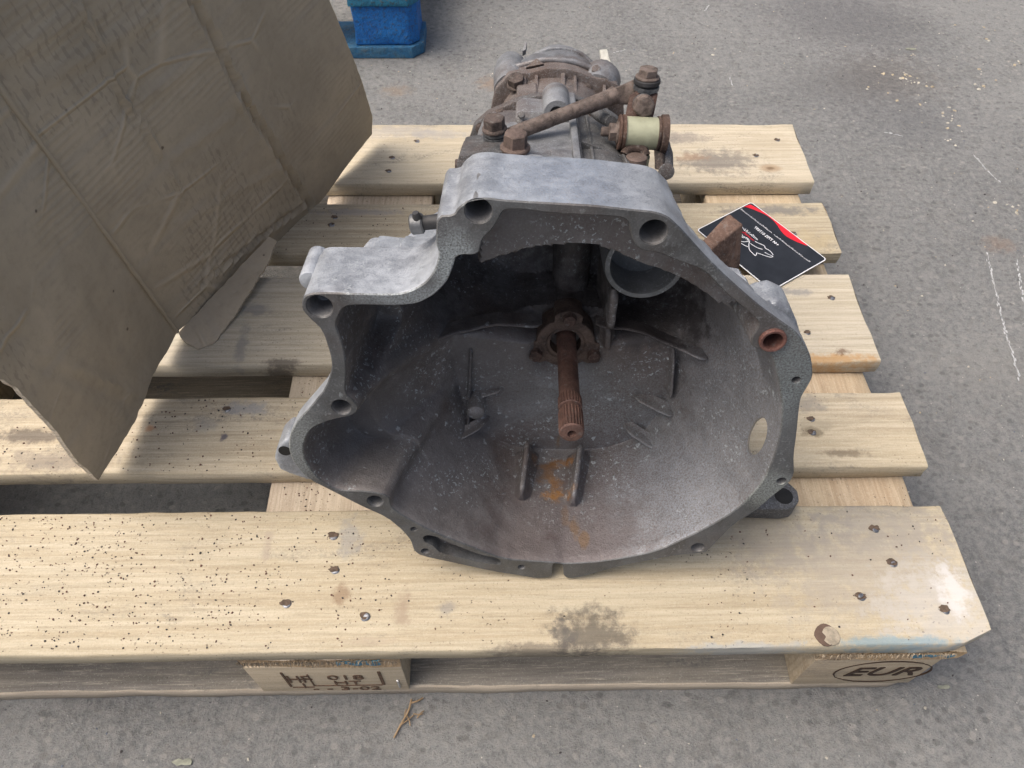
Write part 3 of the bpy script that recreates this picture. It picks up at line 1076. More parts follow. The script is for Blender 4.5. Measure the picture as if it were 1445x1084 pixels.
def wdepth(p, s, Ri):
    d = p - Vector(AX)
    rho = d.length
    a = math.atan2(d.y, d.x)
    up = sstep(.10, .55, math.sin(a))
    left = sstep(.1, .7, -math.cos(a)) * (1 - up)
    Rb = min(rb(a), Ri * .86)
    q = (Ri - rho) / (Ri - Rb)
    e = .82
    base = .118 * (min(1, max(0, q)) ** e)
    base += .018 * sstep(.40, .1, rho / Rb)
    # corner rounding
    if up > 0:
        qq = (Ri - rho) / .055
        deep = .06 * min(1, max(0, (Ri - rho) / .006)) ** .7 + .09 * sstep(.1, 1.4, qq)
        rt = p.y - ridge(p.x)
        dk = base * (1 - sstep(.0, .9, q) * 0) + 0
        rec = sstep(0, .004, rt)
        deepw = max(deep, base)
        lim = .172
        base = base * (1 - up) + min(lim, deepw) * up
        base += .048 * rec * sstep(.25, .75, q) * up
        base = min(base, .200)
    if left > 0:
        qq = (Ri - rho) / .05
        base = max(base, left * .055 * min(1, max(0, (Ri - rho) / .020)) ** .8)
    # upper left starter pocket: steep walls
    ul = sstep(-.06, -.085, p.x) * sstep(.20, .235, p.y)
    if ul > 0:
        base = max(base, ul * .085 * min(1, max(0, (Ri - rho) / .010)) ** .6)
    # web closing the box above the round bell wall
    if p.y > .288 and -.085 < p.x < .118 and Ri > .166:
        lim = .030 + .9 * max(0, .157 - rho) * 6
        thr = .1555 - .0085 * sstep(0, .045, p.x)
        if rho > thr:
            base = min(base, .034 + .12 * sstep(-.070, -.084, p.x))
        else:
            base = min(base, .034 + .12 * sstep(-.070, -.084, p.x) + (thr - rho) * 18)
    return base



axv = Vector(AX)


def ray_in(a):
    """radius of the opening in direction a"""
    d = Vector((math.cos(a), math.sin(a)))
    best = .15
    n_ = len(IP)
    for i in range(n_):
        p_, q_ = IP[i] - axv, IP[(i + 1) % n_] - axv
        e = q_ - p_
        den = d.x * e.y - d.y * e.x
        if abs(den) < 1e-12:
            continue
        t = (p_.x * e.y - p_.y * e.x) / den
        u_ = (p_.x * d.y - p_.y * d.x) / den
        if t > 0 and -1e-6 <= u_ <= 1:
            best = max(best, t) if best != .15 else t
    return best


def need(a):
    """table of (depth, smallest radius the outer skin may have there)"""
    Ri = ray_in(a)
    d = Vector((math.cos(a), math.sin(a)))
    out = []
    r = Ri
    while r > .02:
        out.append((wdepth(axv + d * r, r / Ri, Ri), r))
        r -= .002
    return out


NA = 540
NEED = [need(2 * math.pi * k / NA) for k in range(NA)]
HH = [hold(p) for p in OP]
n = len(OP)
HH = [sum(HH[(i + k) % n] for k in range(-2, 3)) / 5 for i in range(n)]
IN1 = inset(OP, .0075)
WL_ = [0, .0009, .0035, .008, .013, .0158, .0175, .021, .026, .032, .038, .045, .052, .058, .064, .070, .0725, .075, .08, .09, .10, .115, .13, .15, .175, .195, .212]
prev = None
for k, wv_ in enumerate(WL_):
    ring = []
    for i, p in enumerate(OP):
        if k == 0:
            q = loops[0][i]
        elif wv_ <= HH[i]:
            ins = .0002 * max(0, wv_ - .001) / .01
            q = p.lerp(IN1[i], min(1, ins * 3))
        else:
            t = sstep(HH[i], HH[i] + .004, wv_)
            b_ = back(p)
            tt = max(0, min(1, (wv_ - HH[i]) / (.175 - HH[i])))
            shoulder = .45 if HH[i] > .05 else .18
            f_ = shoulder * sstep(0, .10, tt) + (1 - shoulder) * sstep(0, 1, tt)
            q = p.lerp(IN1[i], t).lerp(b_, f_)
            dq = q - axv
            ka = int(round(math.atan2(dq.y, dq.x) / (2 * math.pi) * NA)) % NA
            rmin = 0
            tabn = NEED[ka] + NEED[(ka + 1) % NA] + NEED[ka - 1]
            for (dp, r_) in tabn:
                if dp <= wv_ + .007:
                    rmin = max(rmin, 0)
                if dp > wv_ - .009:
                    rmin = max(rmin, r_ + .0070)
            dq = q - axv
            rm = min(rmin, NEED[ka][0][1] + .0065)
            if dq.length < rm:
                q = axv + dq.normalized() * rm
        v_ = V3(q, wv_)
        if 1 < k and wv_ > .002:
            v_.co += Vector(noise.noise_vector(v_.co * 60)) * .0005
        ring.append(v_)
    if prev:
        strip(prev, ring, 1 if k > 1 else 0)
    prev = ring
q_ = bm.faces.new(prev)
q_.material_index = 1


S_ = [1.0]
while S_[-1] > .72:
    S_.append(S_[-1] - (.004 if S_[-1] > .80 else .0085))
while S_[-1] > .03:
    S_.append(S_[-1] - .0135)
prev = None
LL = inset(IP, -FW)
for k, s_ in enumerate(S_):
    ring = []
    for i, p in enumerate(IP):
        Ri = (p - axv).length
        if k == 0:
            q = LL[i]
            v_ = V3(q, 0)
        else:
            if k == 1:
                q = p
                y_ = FW
            else:
                s2 = s_
                q = axv + (p - axv) * s2
                y_ = max(FW, wdepth(q, s2, Ri))
            v_ = V3(q, y_)
            if k > 2:
                v_.co.y += noise.noise(Vector((q.x * 45, q.y * 45, 3))) * .0012
        ring.append(v_)
    if prev:
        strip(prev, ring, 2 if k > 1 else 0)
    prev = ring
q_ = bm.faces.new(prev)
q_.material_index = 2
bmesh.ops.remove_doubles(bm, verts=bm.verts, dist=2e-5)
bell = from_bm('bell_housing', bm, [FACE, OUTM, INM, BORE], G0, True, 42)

# oval inspection hole cut through the right wall
OV = (.1505, .0240, .1660)
cut_bm = bmesh.new()
n = 32
camL = GM.inverted() @ (Vector(co.location) - Vector(G0.location))
d_ = (Vector(OV) - camL).normalized()
d_ = (d_ + Vector((.10, 0, 0))).normalized()
ux_ = d_.cross(Vector((0, 0, 1))).normalized()
uy_ = ux_.cross(d_).normalized()
r0, r1 = [], []
for i in range(n):
    a = 6.2832 * i / n
    off = ux_ * math.cos(a) * .0072 + uy_ * math.sin(a) * .0160
    r0.append(cut_bm.verts.new(Vector(OV) + off - d_ * .030))
    r1.append(cut_bm.verts.new(Vector(OV) + off + d_ * .09))
cut_bm.faces.new(r0)
cut_bm.faces.new(r1[::-1])
for i in range(n):
    cut_bm.faces.new((r0[i], r1[i], r1[(i + 1) % n], r0[(i + 1) % n]))
bmesh.ops.recalc_face_normals(cut_bm, faces=cut_bm.faces)
cme = bpy.data.meshes.new('cutter')
cut_bm.to_mesh(cme)
cut_bm.free()
cme.materials.append(BORE)
cut = bpy.data.objects.new('cutter', cme)
C.objects.link(cut)
cut.parent = G0
md = bell.modifiers.new('hole', 'BOOLEAN')
md.object = cut
md.operation = 'DIFFERENCE'
md.solver = 'EXACT'
bpy.context.view_layer.update()
nm = bpy.data.meshes.new_from_object(bell.evaluated_get(bpy.context.evaluated_depsgraph_get()))
print('bell faces', len(bell.data.polygons), '->', len(nm.polygons))
if len(nm.polygons) > len(bell.data.polygons) * .8:
    bell.modifiers.clear()
    bell.data = nm
    nm.name = 'bell_housing'
else:
    bell.modifiers.clear()
bpy.data.objects.remove(cut)


def rib(name, pts, lat, down, wt=.0022, hgt=.022, flare=.011, mat=INM):
    """cast rib: rounded crest along pts, sides flaring into the wall"""
    P = [Vector(p) for p in pts]
    Q = []
    for i in range(len(P) - 1):
        m = max(2, int((P[i + 1] - P[i]).length / .004))
        Q += [P[i].lerp(P[i + 1], k / m) for k in range(m)]
    Q.append(P[-1])
    lat, down = Vector(lat).normalized(), Vector(down).normalized()
    prof = [(-1.0, 1.0), (-.62, .80), (-.40, .58), (-.27, .34)]
    L_ = [(-(wt + flare), hgt), (-(wt + flare * .55), hgt * .80), (-(wt + flare * .25), hgt * .58), (-(wt + flare * .08), hgt * .32), (-wt, .0025), (-wt * .75, .0007), (0, 0)]
    full = L_ + [(-a, b) for a, b in L_[-2::-1]]
    rings = []
    for k, q in enumerate(Q):
        e = min(k, len(Q) - 1 - k)
        drop = .006 if e == 0 else (.0015 if e == 1 else 0)
        rings.append([q + lat * a * (.6 if e == 0 else 1) + down * (b + drop) + Vector(noise.noise_vector(q * 120)) * .0004 for a, b in full])
    v, f = loft(rings)
    return mesh(name, v, f, mat, bell, True, 50)


# two strong ribs at the bottom, radial ribs on the back wall
rib('rib', [(-0.0317, 0.108, 0.0762), (-0.0341, 0.084, 0.064), (-0.0371, 0.056, 0.0565)], (1, 0, 0), (0, .25, -1), .0026, .022, .009)
rib('rib', [(0.0197, 0.108, 0.0729), (0.0158, 0.082, 0.0628), (0.0117, 0.052, 0.0537)], (1, 0, 0), (0, .25, -1), .0026, .022, .009)
for (a_, b_, dy) in (((0.0604, 0.106, 0.0875), (0.1029, 0.088, 0.0698), .0), ((0.0652, 0.11, 0.125), (0.103, 0.097, 0.1132), .0), ((-0.1274, 0.1, 0.1173), (-0.1017, 0.108, 0.1222), .0015), ((-0.0919, 0.107, 0.1189), (-0.0547, 0.112, 0.1304), .001),
                 ((0.0931, 0.104, 0.185), (0.0976, 0.099, 0.1298), .004), ((-0.0848, 0.11, 0.178), (-0.0893, 0.103, 0.0843), .003)):
    a_, b_ = Vector(a_) + Vector((0, dy, 0)), Vector(b_) + Vector((0, dy, 0))
    la = (b_ - a_).cross(Vector((0, 1, 0)))
    rib('rib', [a_, b_], la, (0, 1, 0), .0013, .014, .004)
rib('ledge', [(-0.129, 0.1, 0.1895), (-0.0985, 0.105, 0.201), (-0.0671, 0.108, 0.2078), (-0.061, 0.108, 0.2095), (-0.0229, 0.11, 0.2059)], (0, 0, 1), (0, 1, 0), .0014, .016, .0012)
rib('ledge', [(0.0236, 0.11, 0.2071), (0.0463, 0.108, 0.2077), (0.0609, 0.104, 0.2073), (0.0878, 0.095, 0.1998), (0.1155, 0.079, 0.1959)], (.3, 0, 1), (0, 1, -.1), .0014, .014, .0015)
rib('step', [(-0.1161, 0.088, 0.0881), (-0.0966, 0.092, 0.0856), (-0.0835, 0.098, 0.0894), (-0.0691, 0.107, 0.095)], (.2, 0, 1), (0, 1, -.2), .0018, .014, .006)
rib('rib', [(-0.0963, 0.084, 0.0767), (-0.0977, 0.06, 0.0638)], (1, 0, 0), (0, .4, -1), .0022, .018, .010)
rib('rib', [(-0.1433, 0.036, 0.1183), (-0.1456, 0.022, 0.1049), (-0.1484, 0.006, 0.0904)], (1, 0, .2), (.2, .5, -1), .0026, .024, .012)
kb = Vector((-0.0807, 0.094, 0.1171))
lathe('boss', kb + Vector((0, .004, 0)), (0, 1, 0), [(-.004, .001), (-.0035, .005), (-.001, .0078), (.004, .0088), (.03, .0095)], INM, bell, 20)
# round pocket at the upper right with the rib below it
pc = Vector((0.0513, 0.082, 0.2882))
PKT = castalu('pocket_metal', (.10, .105, .11), (.19, .20, .21), .5, .3, (), .45, .5, 1, (), .5, .4)
lathe('bearing_pocket', pc, (0, 1, 0), [(.07, .0255), (.002, .0255), (0, .0265), (0, .0300), (.003, .0312), (.07, .033)], PKT, bell, 44)
lathe('pocket_floor', pc + Vector((0, .030, 0)), (0, 1, 0), [(0, .010), (.001, .0256), (.003, .0256)], PKT, bell, 40)
rib('rib', [(0.0323, 0.088, 0.2579), (0.0333, 0.094, 0.2358), (0.0342, 0.101, 0.2089)], (1, 0, 0), (0, 1, -.1), .0034, .07, .004)
rib('rib', [(0.0334, 0.106, 0.2088), (0.0357, 0.113, 0.1763)], (1, 0, 0), (0, 1, 0), .0026, .012, .004)
# column above the shaft in the dark recess
tube('selector_column', [(.004, .185, .20), (.004, .182, .24), (.004, .180, .285)], .017, INM, bell, 20)

# steel dowel sleeve in the right bolt hole
lathe('dowel_sleeve', (.1293, -.0028, .2825), (0, 1, 0), [(.030, .0068), (.0004, .0068), (0, .0074), (0, .0086), (.0008, .0093), (.030, .0093)], rusty('red_rust_sleeve', (.13, .06, .05), (.22, .11, .09), .6, .4, 1.5, .2), bell, 32)

# bearing retainer round the shaft
hub = Vector((AX[0] - .001, .1225, AX[1] + .0015))
prof = []
ring = []
for i in range(72):
    a = 6.2832 * i / 72
    r = .0262
    for la in (1.50, 3.55, 5.87):
        dd = abs((a - la + math.pi) % (2 * math.pi) - math.pi)
        r = max(r, .0345 * max(0, math.cos(dd * 1.0)) if dd < .45 else 0)
    ring.append((math.cos(a) * r, math.sin(a) * r))
RET = rusty('retainer_rust', (.065, .048, .042), (.15, .11, .09), .65, .4, 1.2, .5)
rings = []
for (y_, sc_) in ((.022, 1), (.001, 1), (0, .97)):
    rings.append([hub + Vector((p[0] * sc_, y_, p[1] * sc_)) for p in ring])
for (y_, rr_) in ((0, .0180), (.0014, .0165), (.0016, .0140), (.020, .0135)):
    rings.append([hub + Vector((math.cos(6.2832 * i / 72) * rr_, y_, math.sin(6.2832 * i / 72) * rr_)) for i in range(72)])
v, f = loft(rings, True, True)
ret = mesh('bearing_retainer', v, f, RET, G0, True, 35)
for la in (1.50, 3.55, 5.87):
    p_ = hub + Vector((math.cos(la) * .0285, .0, math.sin(la) * .0285))
    bolt(p_, (0, -1, 0), .0105, .006, .006, rusty('dark_rust_bolt', (.04, .028, .025), (.09, .055, .045)), ret)

# input shaft with splines
sh = Vector((AX[0], 0, AX[1]))


def spl(y):
    if .0135 < y < .0345 or .0405 < y < .0515:
        return 1
    return 0


tab = [(.0105, .0035), (.0108, .0062), (.0112, .0088), (.0125, .0099), (.0140, .0101), (.034, .0101), (.0350, .0096), (.0362, .0087), (.0392, .0087), (.0402, .0095), (.0410, .0099), (.0505, .0099), (.0525, .0088), (.054, .0087), (.093, .0087), (.0935, .0085), (.0942, .0087), (.16, .0088)]
rings = []
seg = 120
for (y_, r_) in [(.016, .0012), (.0145, .0024), (.0118, .0036)] + tab:
    rg = []
    for i in range(seg):
        a = 6.2832 * i / seg
        rr_ = r_
        if spl(y_):
            rr_ -= .0011 * (.5 + .5 * math.tanh(3 * math.cos(a * 24)))
        p_ = sh + Vector((math.cos(a) * rr_, y_, math.sin(a) * rr_))
        rg.append(p_ + Vector(noise.noise_vector(p_ * 300)) * .00012)
    rings.append(rg)
v, f = loft(rings, True, True)
shaft = mesh('input_shaft', v, f, RUSTR, G0, True, 28)

# lugs on the outside of the bell
prism('mounting_lug', [(-0.2507, 0.034, 0.1171), (-0.2456, 0.034, 0.1311), (-0.2359, 0.034, 0.1416), (-0.224, 0.034, 0.1352), (-0.2156, 0.034, 0.112), (-0.218, 0.034, 0.0892), (-0.2271, 0.034, 0.0908), (-0.2408, 0.034, 0.0977), (-0.2485, 0.034, 0.1029)], (0, .03, 0), OUTM, bell, .004, 3, 50, .0003)
lathe('lug_hole', Vector((-0.239, 0.034, 0.1279)) + Vector((0, -.0004, 0)), (0, 1, 0), [(0, .0055), (.0006, .0052), (.0007, .0008)], plain('hole_dark', (.012, .012, .012), .9), bell, 20)
tb = [(0.1617, 0.0612, 0.0345), (0.1834, 0.0781, 0.0381), (0.2128, 0.0887, 0.0403), (0.2234, 0.0898, 0.0405), (0.2304, 0.0807, 0.0386), (0.2294, 0.0694, 0.0362), (0.2233, 0.0626, 0.0348), (0.214, 0.0602, 0.0343)]
prism('mounting_foot', tb, Vector(GM.inverted() @ Vector((0, 0, -.021))), DGREY, bell, .0025, 3, 50, .0003)
fh = Vector((0.2154, 0.0743, 0.0374))
dz = GM.inverted() @ Vector((0, 0, 1))
lathe('foot_hole', fh + dz * .0001, dz, [(0, .0088), (.0003, .0082), (.00035, .0008)], plain('foot_hole_dark', (.014, .014, .014), .9), bell, 24)
prism('side_ear', [(0.1159, 0.048, 0.2932), (0.124, 0.048, 0.2982), (0.1325, 0.048, 0.3008), (0.1439, 0.048, 0.2951), (0.1498, 0.048, 0.2854), (0.1587, 0.048, 0.2686), (0.167, 0.048, 0.2524), (0.1602, 0.048, 0.2455), (0.1453, 0.048, 0.2519)], (0, -.031, 0), OUTM, bell, .004, 3, 50, .0003)
lathe('pad_boss', (-0.1896, 0.03, 0.3015), (0, 1, 0), [(0, .003), (.001, .0068), (.003, .0075), (.035, .008)], OUTM, bell, 20)
# cast block with the bore beside the top left boss
# breather with clip on the left
bp = Vector((-0.0978, 0.05, 0.3398))
bq = Vector((-0.1144, 0.05, 0.3373))
tube('breather_pipe', [bp, bp.lerp(bq, .55), bq], [.0052, .005, .005], BLK, G0, 16)
lathe('pipe_clip', bp.lerp(bq, .72), bq - bp, [(0, .0062), (.001, .0072), (.008, .0072), (.009, .006)], plain('clip_steel', (.16, .165, .17), .5, .7), G0, 20)
tube('clip_tail', [bp.lerp(bq, .95), (-0.1134, 0.048, 0.3422), (-0.1143, 0.047, 0.3475)], [.0035, .0035, .0022], BLK, G0, 12)

# release lever poking out on the right
la_, lb_, lc_, ld_ = Vector((0.1005, 0.128, 0.2798)), Vector((0.1273, 0.15, 0.2964)), Vector((0.1372, 0.139, 0.293)), Vector((0.1093, 0.118, 0.2814))
prism('release_lever', [la_, la_.lerp(lb_, .6) + Vector((0, 0, .002)), lb_ + Vector((-.004, -.003, 0)), lb_, lb_.lerp(lc_, .5), lc_, ld_.lerp(lc_, .5) + Vector((0, 0, .001)), ld_], (0.004, -.004, -.038), rusty('rusty_cast_lever', (.075, .045, .035), (.19, .12, .09), .75, .2, .9, .6), G0, .0022, 3, 60, .0006)


# gearbox case behind the bell: lofted super-ellipse sections
def sect(y, uc, vc, ru, rv, e=3.0, n=56, wob=.0006):
    out = []
    for i in range(n):
        a = 6.2832 * i / n
        c_, s_ = math.cos(a), math.sin(a)
        r = 1 / ((abs(c_) / ru) ** e + (abs(s_) / rv) ** e) ** (1 / e)
        p_ = Vector((uc + c_ * r, y, vc + s_ * r))
        out.append(p_ + Vector(noise.noise_vector(p_ * 40)) * wob)
    return out


def case(name, secs, mat, ang=40):
    v, f = loft([sect(*s) for s in secs])
    return mesh(name, v, f, mat, G0, True, ang)


case('main_case', [(.213, -.036, .19, .058, .107, 5), (.235, -.036, .192, .058, .105, 5), (.300, -.040, .194, .055, .104, 5), (.375, -.040, .197, .052, .096, 5)], LGREY)
case('right_case', [(.213, .022, .20, .062, .100, 2.3), (.24, .022, .20, .060, .098, 2.3), (.31, .020, .20, .058, .096, 2.3), (.38, .018, .20, .056, .090, 2.3)], DGREY)
case('centre_case', [(.38, -.008, .20, .070, .096, 3), (.40, -.008, .203, .066, .095, 2.6), (.455, -.008, .206, .070, .094, 2.6)], BGREY)
case('rear_case', [(.440, -.004, .205, .068, .088, 2.6), (.50, -.002, .212, .062, .088, 2.4), (.545, 0, .215, .058, .088, 2.3), (.575, 0, .215, .050, .080, 2.2), (.59, 0, .21, .034, .06, 2.1)], LGREY)


def yplate(name, pts, y, th, mat, parent=None, bev=.0015, wob=.0004):
    return prism(name, [(p[0], y, p[1]) for p in pts], (0, th, 0), mat, parent or G0, bev, 2, 45, wob)


# dark side cover on the left with its bolts
sc0 = prism('side_cover', [(-.100, .213, .3075), (-.100, .30, .289), (-.100, .30, .12), (-.100, .213, .15)], (.024, 0, 0), DGREY, G0, .002, 2, 45, .0004)
for p_ in (((-0.102, 0.225, 0.2787)), ((-0.1026, 0.255, 0.2851))):
    bolt((-.100, p_[1], p_[2]), (-1, 0, 0), .009, .005, .0055, RUST, sc0)
prism('cover_top_edge', [(-.098, .216, .311), (-.060, .216, .313), (-.060, .30, .299), (-.098, .30, .293)], (0, 0, -.012), DGREY, G0, .002, 2, 45, .0004)
# joint flange between main and centre case
yplate('joint_flange', [(-0.1030, 0.2385), (-0.1000, 0.2585), (-0.0938, 0.2765), (-0.0796, 0.2895), (-0.0520, 0.3020), (-0.0306, 0.3085), (0.0000, 0.3095), (0.0306, 0.3015), (0.0561, 0.2865), (0.0734, 0.2635), (0.0796, 0.2235), (0.0714, 0.1200), (0.0306, 0.0950), (-0.0612, 0.0950), (-0.0969, 0.1400)], .366, .012, DGREY, None, .002)
yplate('joint_gasket', [(-0.0989, 0.2385), (-0.0959, 0.2565), (-0.0898, 0.2725), (-0.0765, 0.2845), (-0.0510, 0.2970), (-0.0306, 0.3035), (0.0000, 0.3045), (0.0306, 0.2965), (0.0530, 0.2815), (0.0704, 0.2635), (0.0755, 0.2235), (0.0673, 0.1200), (0.0306, 0.0980), (-0.0592, 0.0980), (-0.0928, 0.1400)], .378, .006, plain('gasket_black', (.04, .04, .04), .8), None, .0005, 0)
# raised pale pad and vertical seam on top
prism('top_pad', [(-.072, .213, .3035), (.008, .213, .3045), (.008, .318, .3020), (-.055, .318, .3015), (-.072, .29, .302)], (0, 0, -.02), LGREY, G0, .003, 3, 45, .0004)
prism('seam_rib', [(.002, .213, .311), (.0085, .213, .311), (.0085, .322, .309), (.002, .322, .309)], (0, 0, -.02), LGREY, G0, .0015, 2, 45, .0003)
prism('seam_shadow_lip', [(.0085, .213, .306), (.011, .213, .306), (.011, .322, .304), (.0085, .322, .304)], (0, 0, -.02), DGREY, G0, .0005, 1, 45)
prism('pad_step', [(-.018, .213, .3085), (.002, .213, .3085), (.002, .245, .3065), (-.018, .245, .3065)], (0, 0, -.02), LGREY, G0, .002, 2, 45, .0003)
# selector housing with its open bore
sh_ = G0
hs = prism('selector_housing', [(-0.0504, 0.325, 0.3023), (-0.0502, 0.355, 0.3071), (-0.0431, 0.362, 0.3096), (-0.0215, 0.362, 0.3085), (-0.0145, 0.368, 0.3144), (0.0101, 0.368, 0.3127), (0.0103, 0.34, 0.311), (0.0096, 0.322, 0.3089), (-0.0206, 0.318, 0.3029)], (0, 0, -.045), LGREY, G0, .003, 3, 45, .0004)
prism('housing_step', [(-0.0489, 0.312, 0.3034), (-0.0484, 0.325, 0.3087), (-0.0207, 0.325, 0.3085), (-0.0193, 0.312, 0.3039)], (0, 0, -.03), DGREY, G0, .002, 2, 45, .0004)
hc = Vector((-0.0099, 0.34, 0.3078))
lathe('selector_bore', hc + Vector((0, -.016, 0)), (0, 1, 0), [(.012, .0065), (.0005, .0065), (0, .0072), (0, .0125), (.002, .0135), (.045, .0140)], LGREY, G0, 32)
lathe('bore_dark', hc + Vector((0, -.010, 0)), (0, 1, 0), [(0, .0065), (.001, .0064)], BLK, G0, 24)
bolt((-0.0442, 0.314, 0.3089), (0, -.7, .7), .006, .003, .0035, DGREY, G0, 'screw')
# rusty adapter ring with webs
rp = [(-.0800, .235), (-.0790, .265), (-.0735, .287), (-.060, .3015), (-.048, .304), (-.036, .3045), (-.018, .3095), (.004, .3095), (.020, .306), (.036, .300), (.050, .2985), (.062, .293), (.070, .278), (.074, .25), (.07, .15), (.03, .115), (-.05, .115), (-.078, .16)]
yplate('adapter_flange', rp, .445, .014, BGREY, None, .0025)
yplate('adapter_flange_rear', [((x_ + .004) * .93 - .004, .205 + (z_ - .205) * .96) for x_, z_ in rp], .459, .022, BGREY, None, .003)
prism('cast_web', [(-.002, .40, .292), (.003, .40, .292), (.003, .448, .306), (-.002, .448, .306)], (0, 0, -.03), BGREY, G0, .0015, 2, 45, .0004)
prism('cast_web', [(-.044, .40, .285), (-.038, .40, .285), (-.040, .448, .302), (-.046, .448, .302)], (0, 0, -.03), BGREY, G0, .0015, 2, 45, .0004)
# left ear, rear domes and bosses
def blob(name, pts, r, mat):
    return tube(name, pts, r, mat, G0, 24, .0006)


blob('rear_boss', [(-.056, .455, .280), (-.058, .50, .282), (-.058, .54, .278), (-.056, .556, .27)], [.0200, .0200, .0185, .008], LGREY)
lathe('rear_dome', (-.006, .500, .225), (0, -.12, 1), [(0, .058), (.045, .056), (.062, .051), (.071, .042), (.0745, .030), (.076, .012), (.0765, .001)], LGREY, G0, 48, 30, .0004)
blob('rear_lug', [(.040, .450, .285), (.048, .480, .285), (.046, .52, .275), (.040, .55, .25)], [.018, .021, .019, .008], LGREY)
bolt((0.0379, 0.462, 0.3031), (.1, -.75, .65), .0085, .004, .005, BGREY, G0, 'screw')
prism('raised_tab', [(-0.0449, 0.52, 0.3039), (-0.0407, 0.52, 0.3056), (-0.0392, 0.53, 0.3105), (-0.0417, 0.53, 0.3113)], (0, .012, -.01), LGREY, G0, .001)
prism('cast_fin', [(-0.0405, 0.468, 0.3028), (-0.0288, 0.474, 0.3111), (-0.0199, 0.468, 0.307)], (0, .006, -.006), BGREY, G0, .0008)
prism('rear_bracket', [(0.0494, 0.56, 0.2946), (0.0588, 0.56, 0.2956), (0.0641, 0.54, 0.278), (0.0695, 0.5, 0.2753), (0.0606, 0.5, 0.2718), (0.0531, 0.54, 0.2761)], (0, .006, -.004), plain('pale_bracket', (.42, .42, .38), .6, .1), G0, .0012)

# casting ribs, joint bolts and small cast details
for xx in (.020, .036, .050):
    prism('cast_rib', [(xx, .222, .302 - (xx - .012) ** 2 * 9), (xx + .0026, .222, .302 - (xx - .012) ** 2 * 9), (xx + .0026, .355, .296 - (xx - .012) ** 2 * 9), (xx, .355, .296 - (xx - .012) ** 2 * 9)], (0, 0, -.03), DGREY, G0, .0009, 2, 45, .0003)
prism('cast_rib', [(.012, .268, .3040), (.060, .268, .287), (.060, .2715, .287), (.012, .2715, .3040)], (0, 0, -.03), DGREY, G0, .0009, 2, 45, .0003)
for (xx, zz) in ((-.086, .284), (-.066, .299), (.030, .300), (.052, .287), (.070, .262)):
    bolt((xx, .3655, zz - .010), (0, -1, .12), .0095, .0055, .0062, RUST, G0)
for k, (xx, zz) in enumerate(((-.030, .3035), (.012, .3035), (.045, .294))):
    prism('cast_web', [(xx, .392, zz - .012), (xx + .0035, .392, zz - .012), (xx + .0035, .448, zz), (xx, .448, zz)], (0, 0, -.03), BGREY, G0, .0012, 2, 45, .0004)
for (xx, zz, m_) in ((-.020, .3005, BGREY), (.028, .297, BGREY)):
    bolt((xx, .4445, zz - .009), (0, -1, .2), .009, .005, .006, RUST, G0)
prism('boss_block', [(-.050, .385, .296), (-.028, .385, .299), (-.028, .43, .300), (-.050, .43, .297)], (0, 0, -.02), BGREY, G0, .003, 3, 45, .0006)
tube('cast_vein', [(-.052, .482, .298), (-.02, .482, .306), (.012, .482, .305), (.034, .482, .298)], .0035, LGREY, G0, 12, .0005)
tube('cast_vein', [(-.045, .53, .285), (-.015, .535, .301), (.02, .535, .299), (.045, .53, .282)], .003, LGREY, G0, 12, .0005)
prism('cast_step', [(-.046, .475, .300), (-.030, .475, .303), (-.028, .515, .301), (-.044, .515, .297)], (0, 0, -.02), LGREY, G0, .003, 3, 45, .0005)
prism('cast_step', [(.030, .485, .290), (.060, .485, .280), (.058, .545, .268), (.030, .545, .280)], (0, 0, -.02), DGREY, G0, .004, 3, 45, .0006)
prism('cast_step', [(-.070, .245, .303), (-.050, .245, .306), (-.050, .262, .3055), (-.070, .262, .3025)], (0, 0, -.01), LGREY, G0, .002, 3, 45, .0004)
tube('bracket_arm', [(0.0409, 0.3, 0.31), (0.0332, 0.32, 0.3066), (0.0253, 0.34, 0.3078)], .0055, DGREY, G0, 14, .0004)

# bolts
bolt(Vector((-0.0493, 0.235, 0.3102)), (.02, -.08, 1), .0190, .0155, .0135, RUST2, G0)
bolt(Vector((-0.0681, 0.27, 0.3019)), (-.05, -.12, 1), .0175, .0125, .0115, RUST, G0, 'bolt', 3, STEEL)
prism('bolt_boss', [(-.084, .24, .300), (-.052, .24, .300), (-.050, .30, .297), (-.084, .30, .297)], (0, 0, -.02), BGREY, G0, .003, 3)
bolt(Vector((-0.0503, 0.44, 0.2929)), (-.10, -.35, .93), .0165, .011, .0108, RUST, G0)

# gear linkage
ra, rb_ = Vector((-0.0568, 0.262, 0.3103)), Vector((0.0704, 0.33, 0.3385))
rod = tube('link_rod', [(-0.0584, 0.275, 0.3081), (-0.0531, 0.272, 0.3095), (-0.04, 0.275, 0.3119), (-0.0018, 0.292, 0.3205), (0.0319, 0.308, 0.3271), (0.0441, 0.314, 0.3304)], [.0035, .0055, .0068, .0068, .0075, .0085], RUSTD, G0, 22, .0005)
prism('rod_end', [(0.0371, 0.315, 0.3339), (0.0558, 0.325, 0.3373), (0.0694, 0.332, 0.3425), (0.0795, 0.333, 0.3443), (0.0829, 0.33, 0.3414), (0.0727, 0.325, 0.337), (0.0619, 0.318, 0.3252), (0.0575, 0.316, 0.3204), (0.0405, 0.31, 0.3231)], (0, .007, -.002), RUSTD, G0, .0015, 2, 45, .0006)
j0 = Vector((0.0739, 0.322, 0.3253))
lathe('joint_spacer', j0, (0, -.05, 1), [(0, .0095), (.002, .0115), (.005, .0118), (.006, .010), (.008, .010), (.0085, .0122), (.012, .0122), (.0125, .010)], STEEL, G0, 32, 35, .0003)
lathe('joint_seat', j0 + Vector((0, 0, .012)), (0, -.05, 1), [(0, .0100), (.003, .0128), (.006, .0125), (.007, .0102)], BLK, G0, 32)
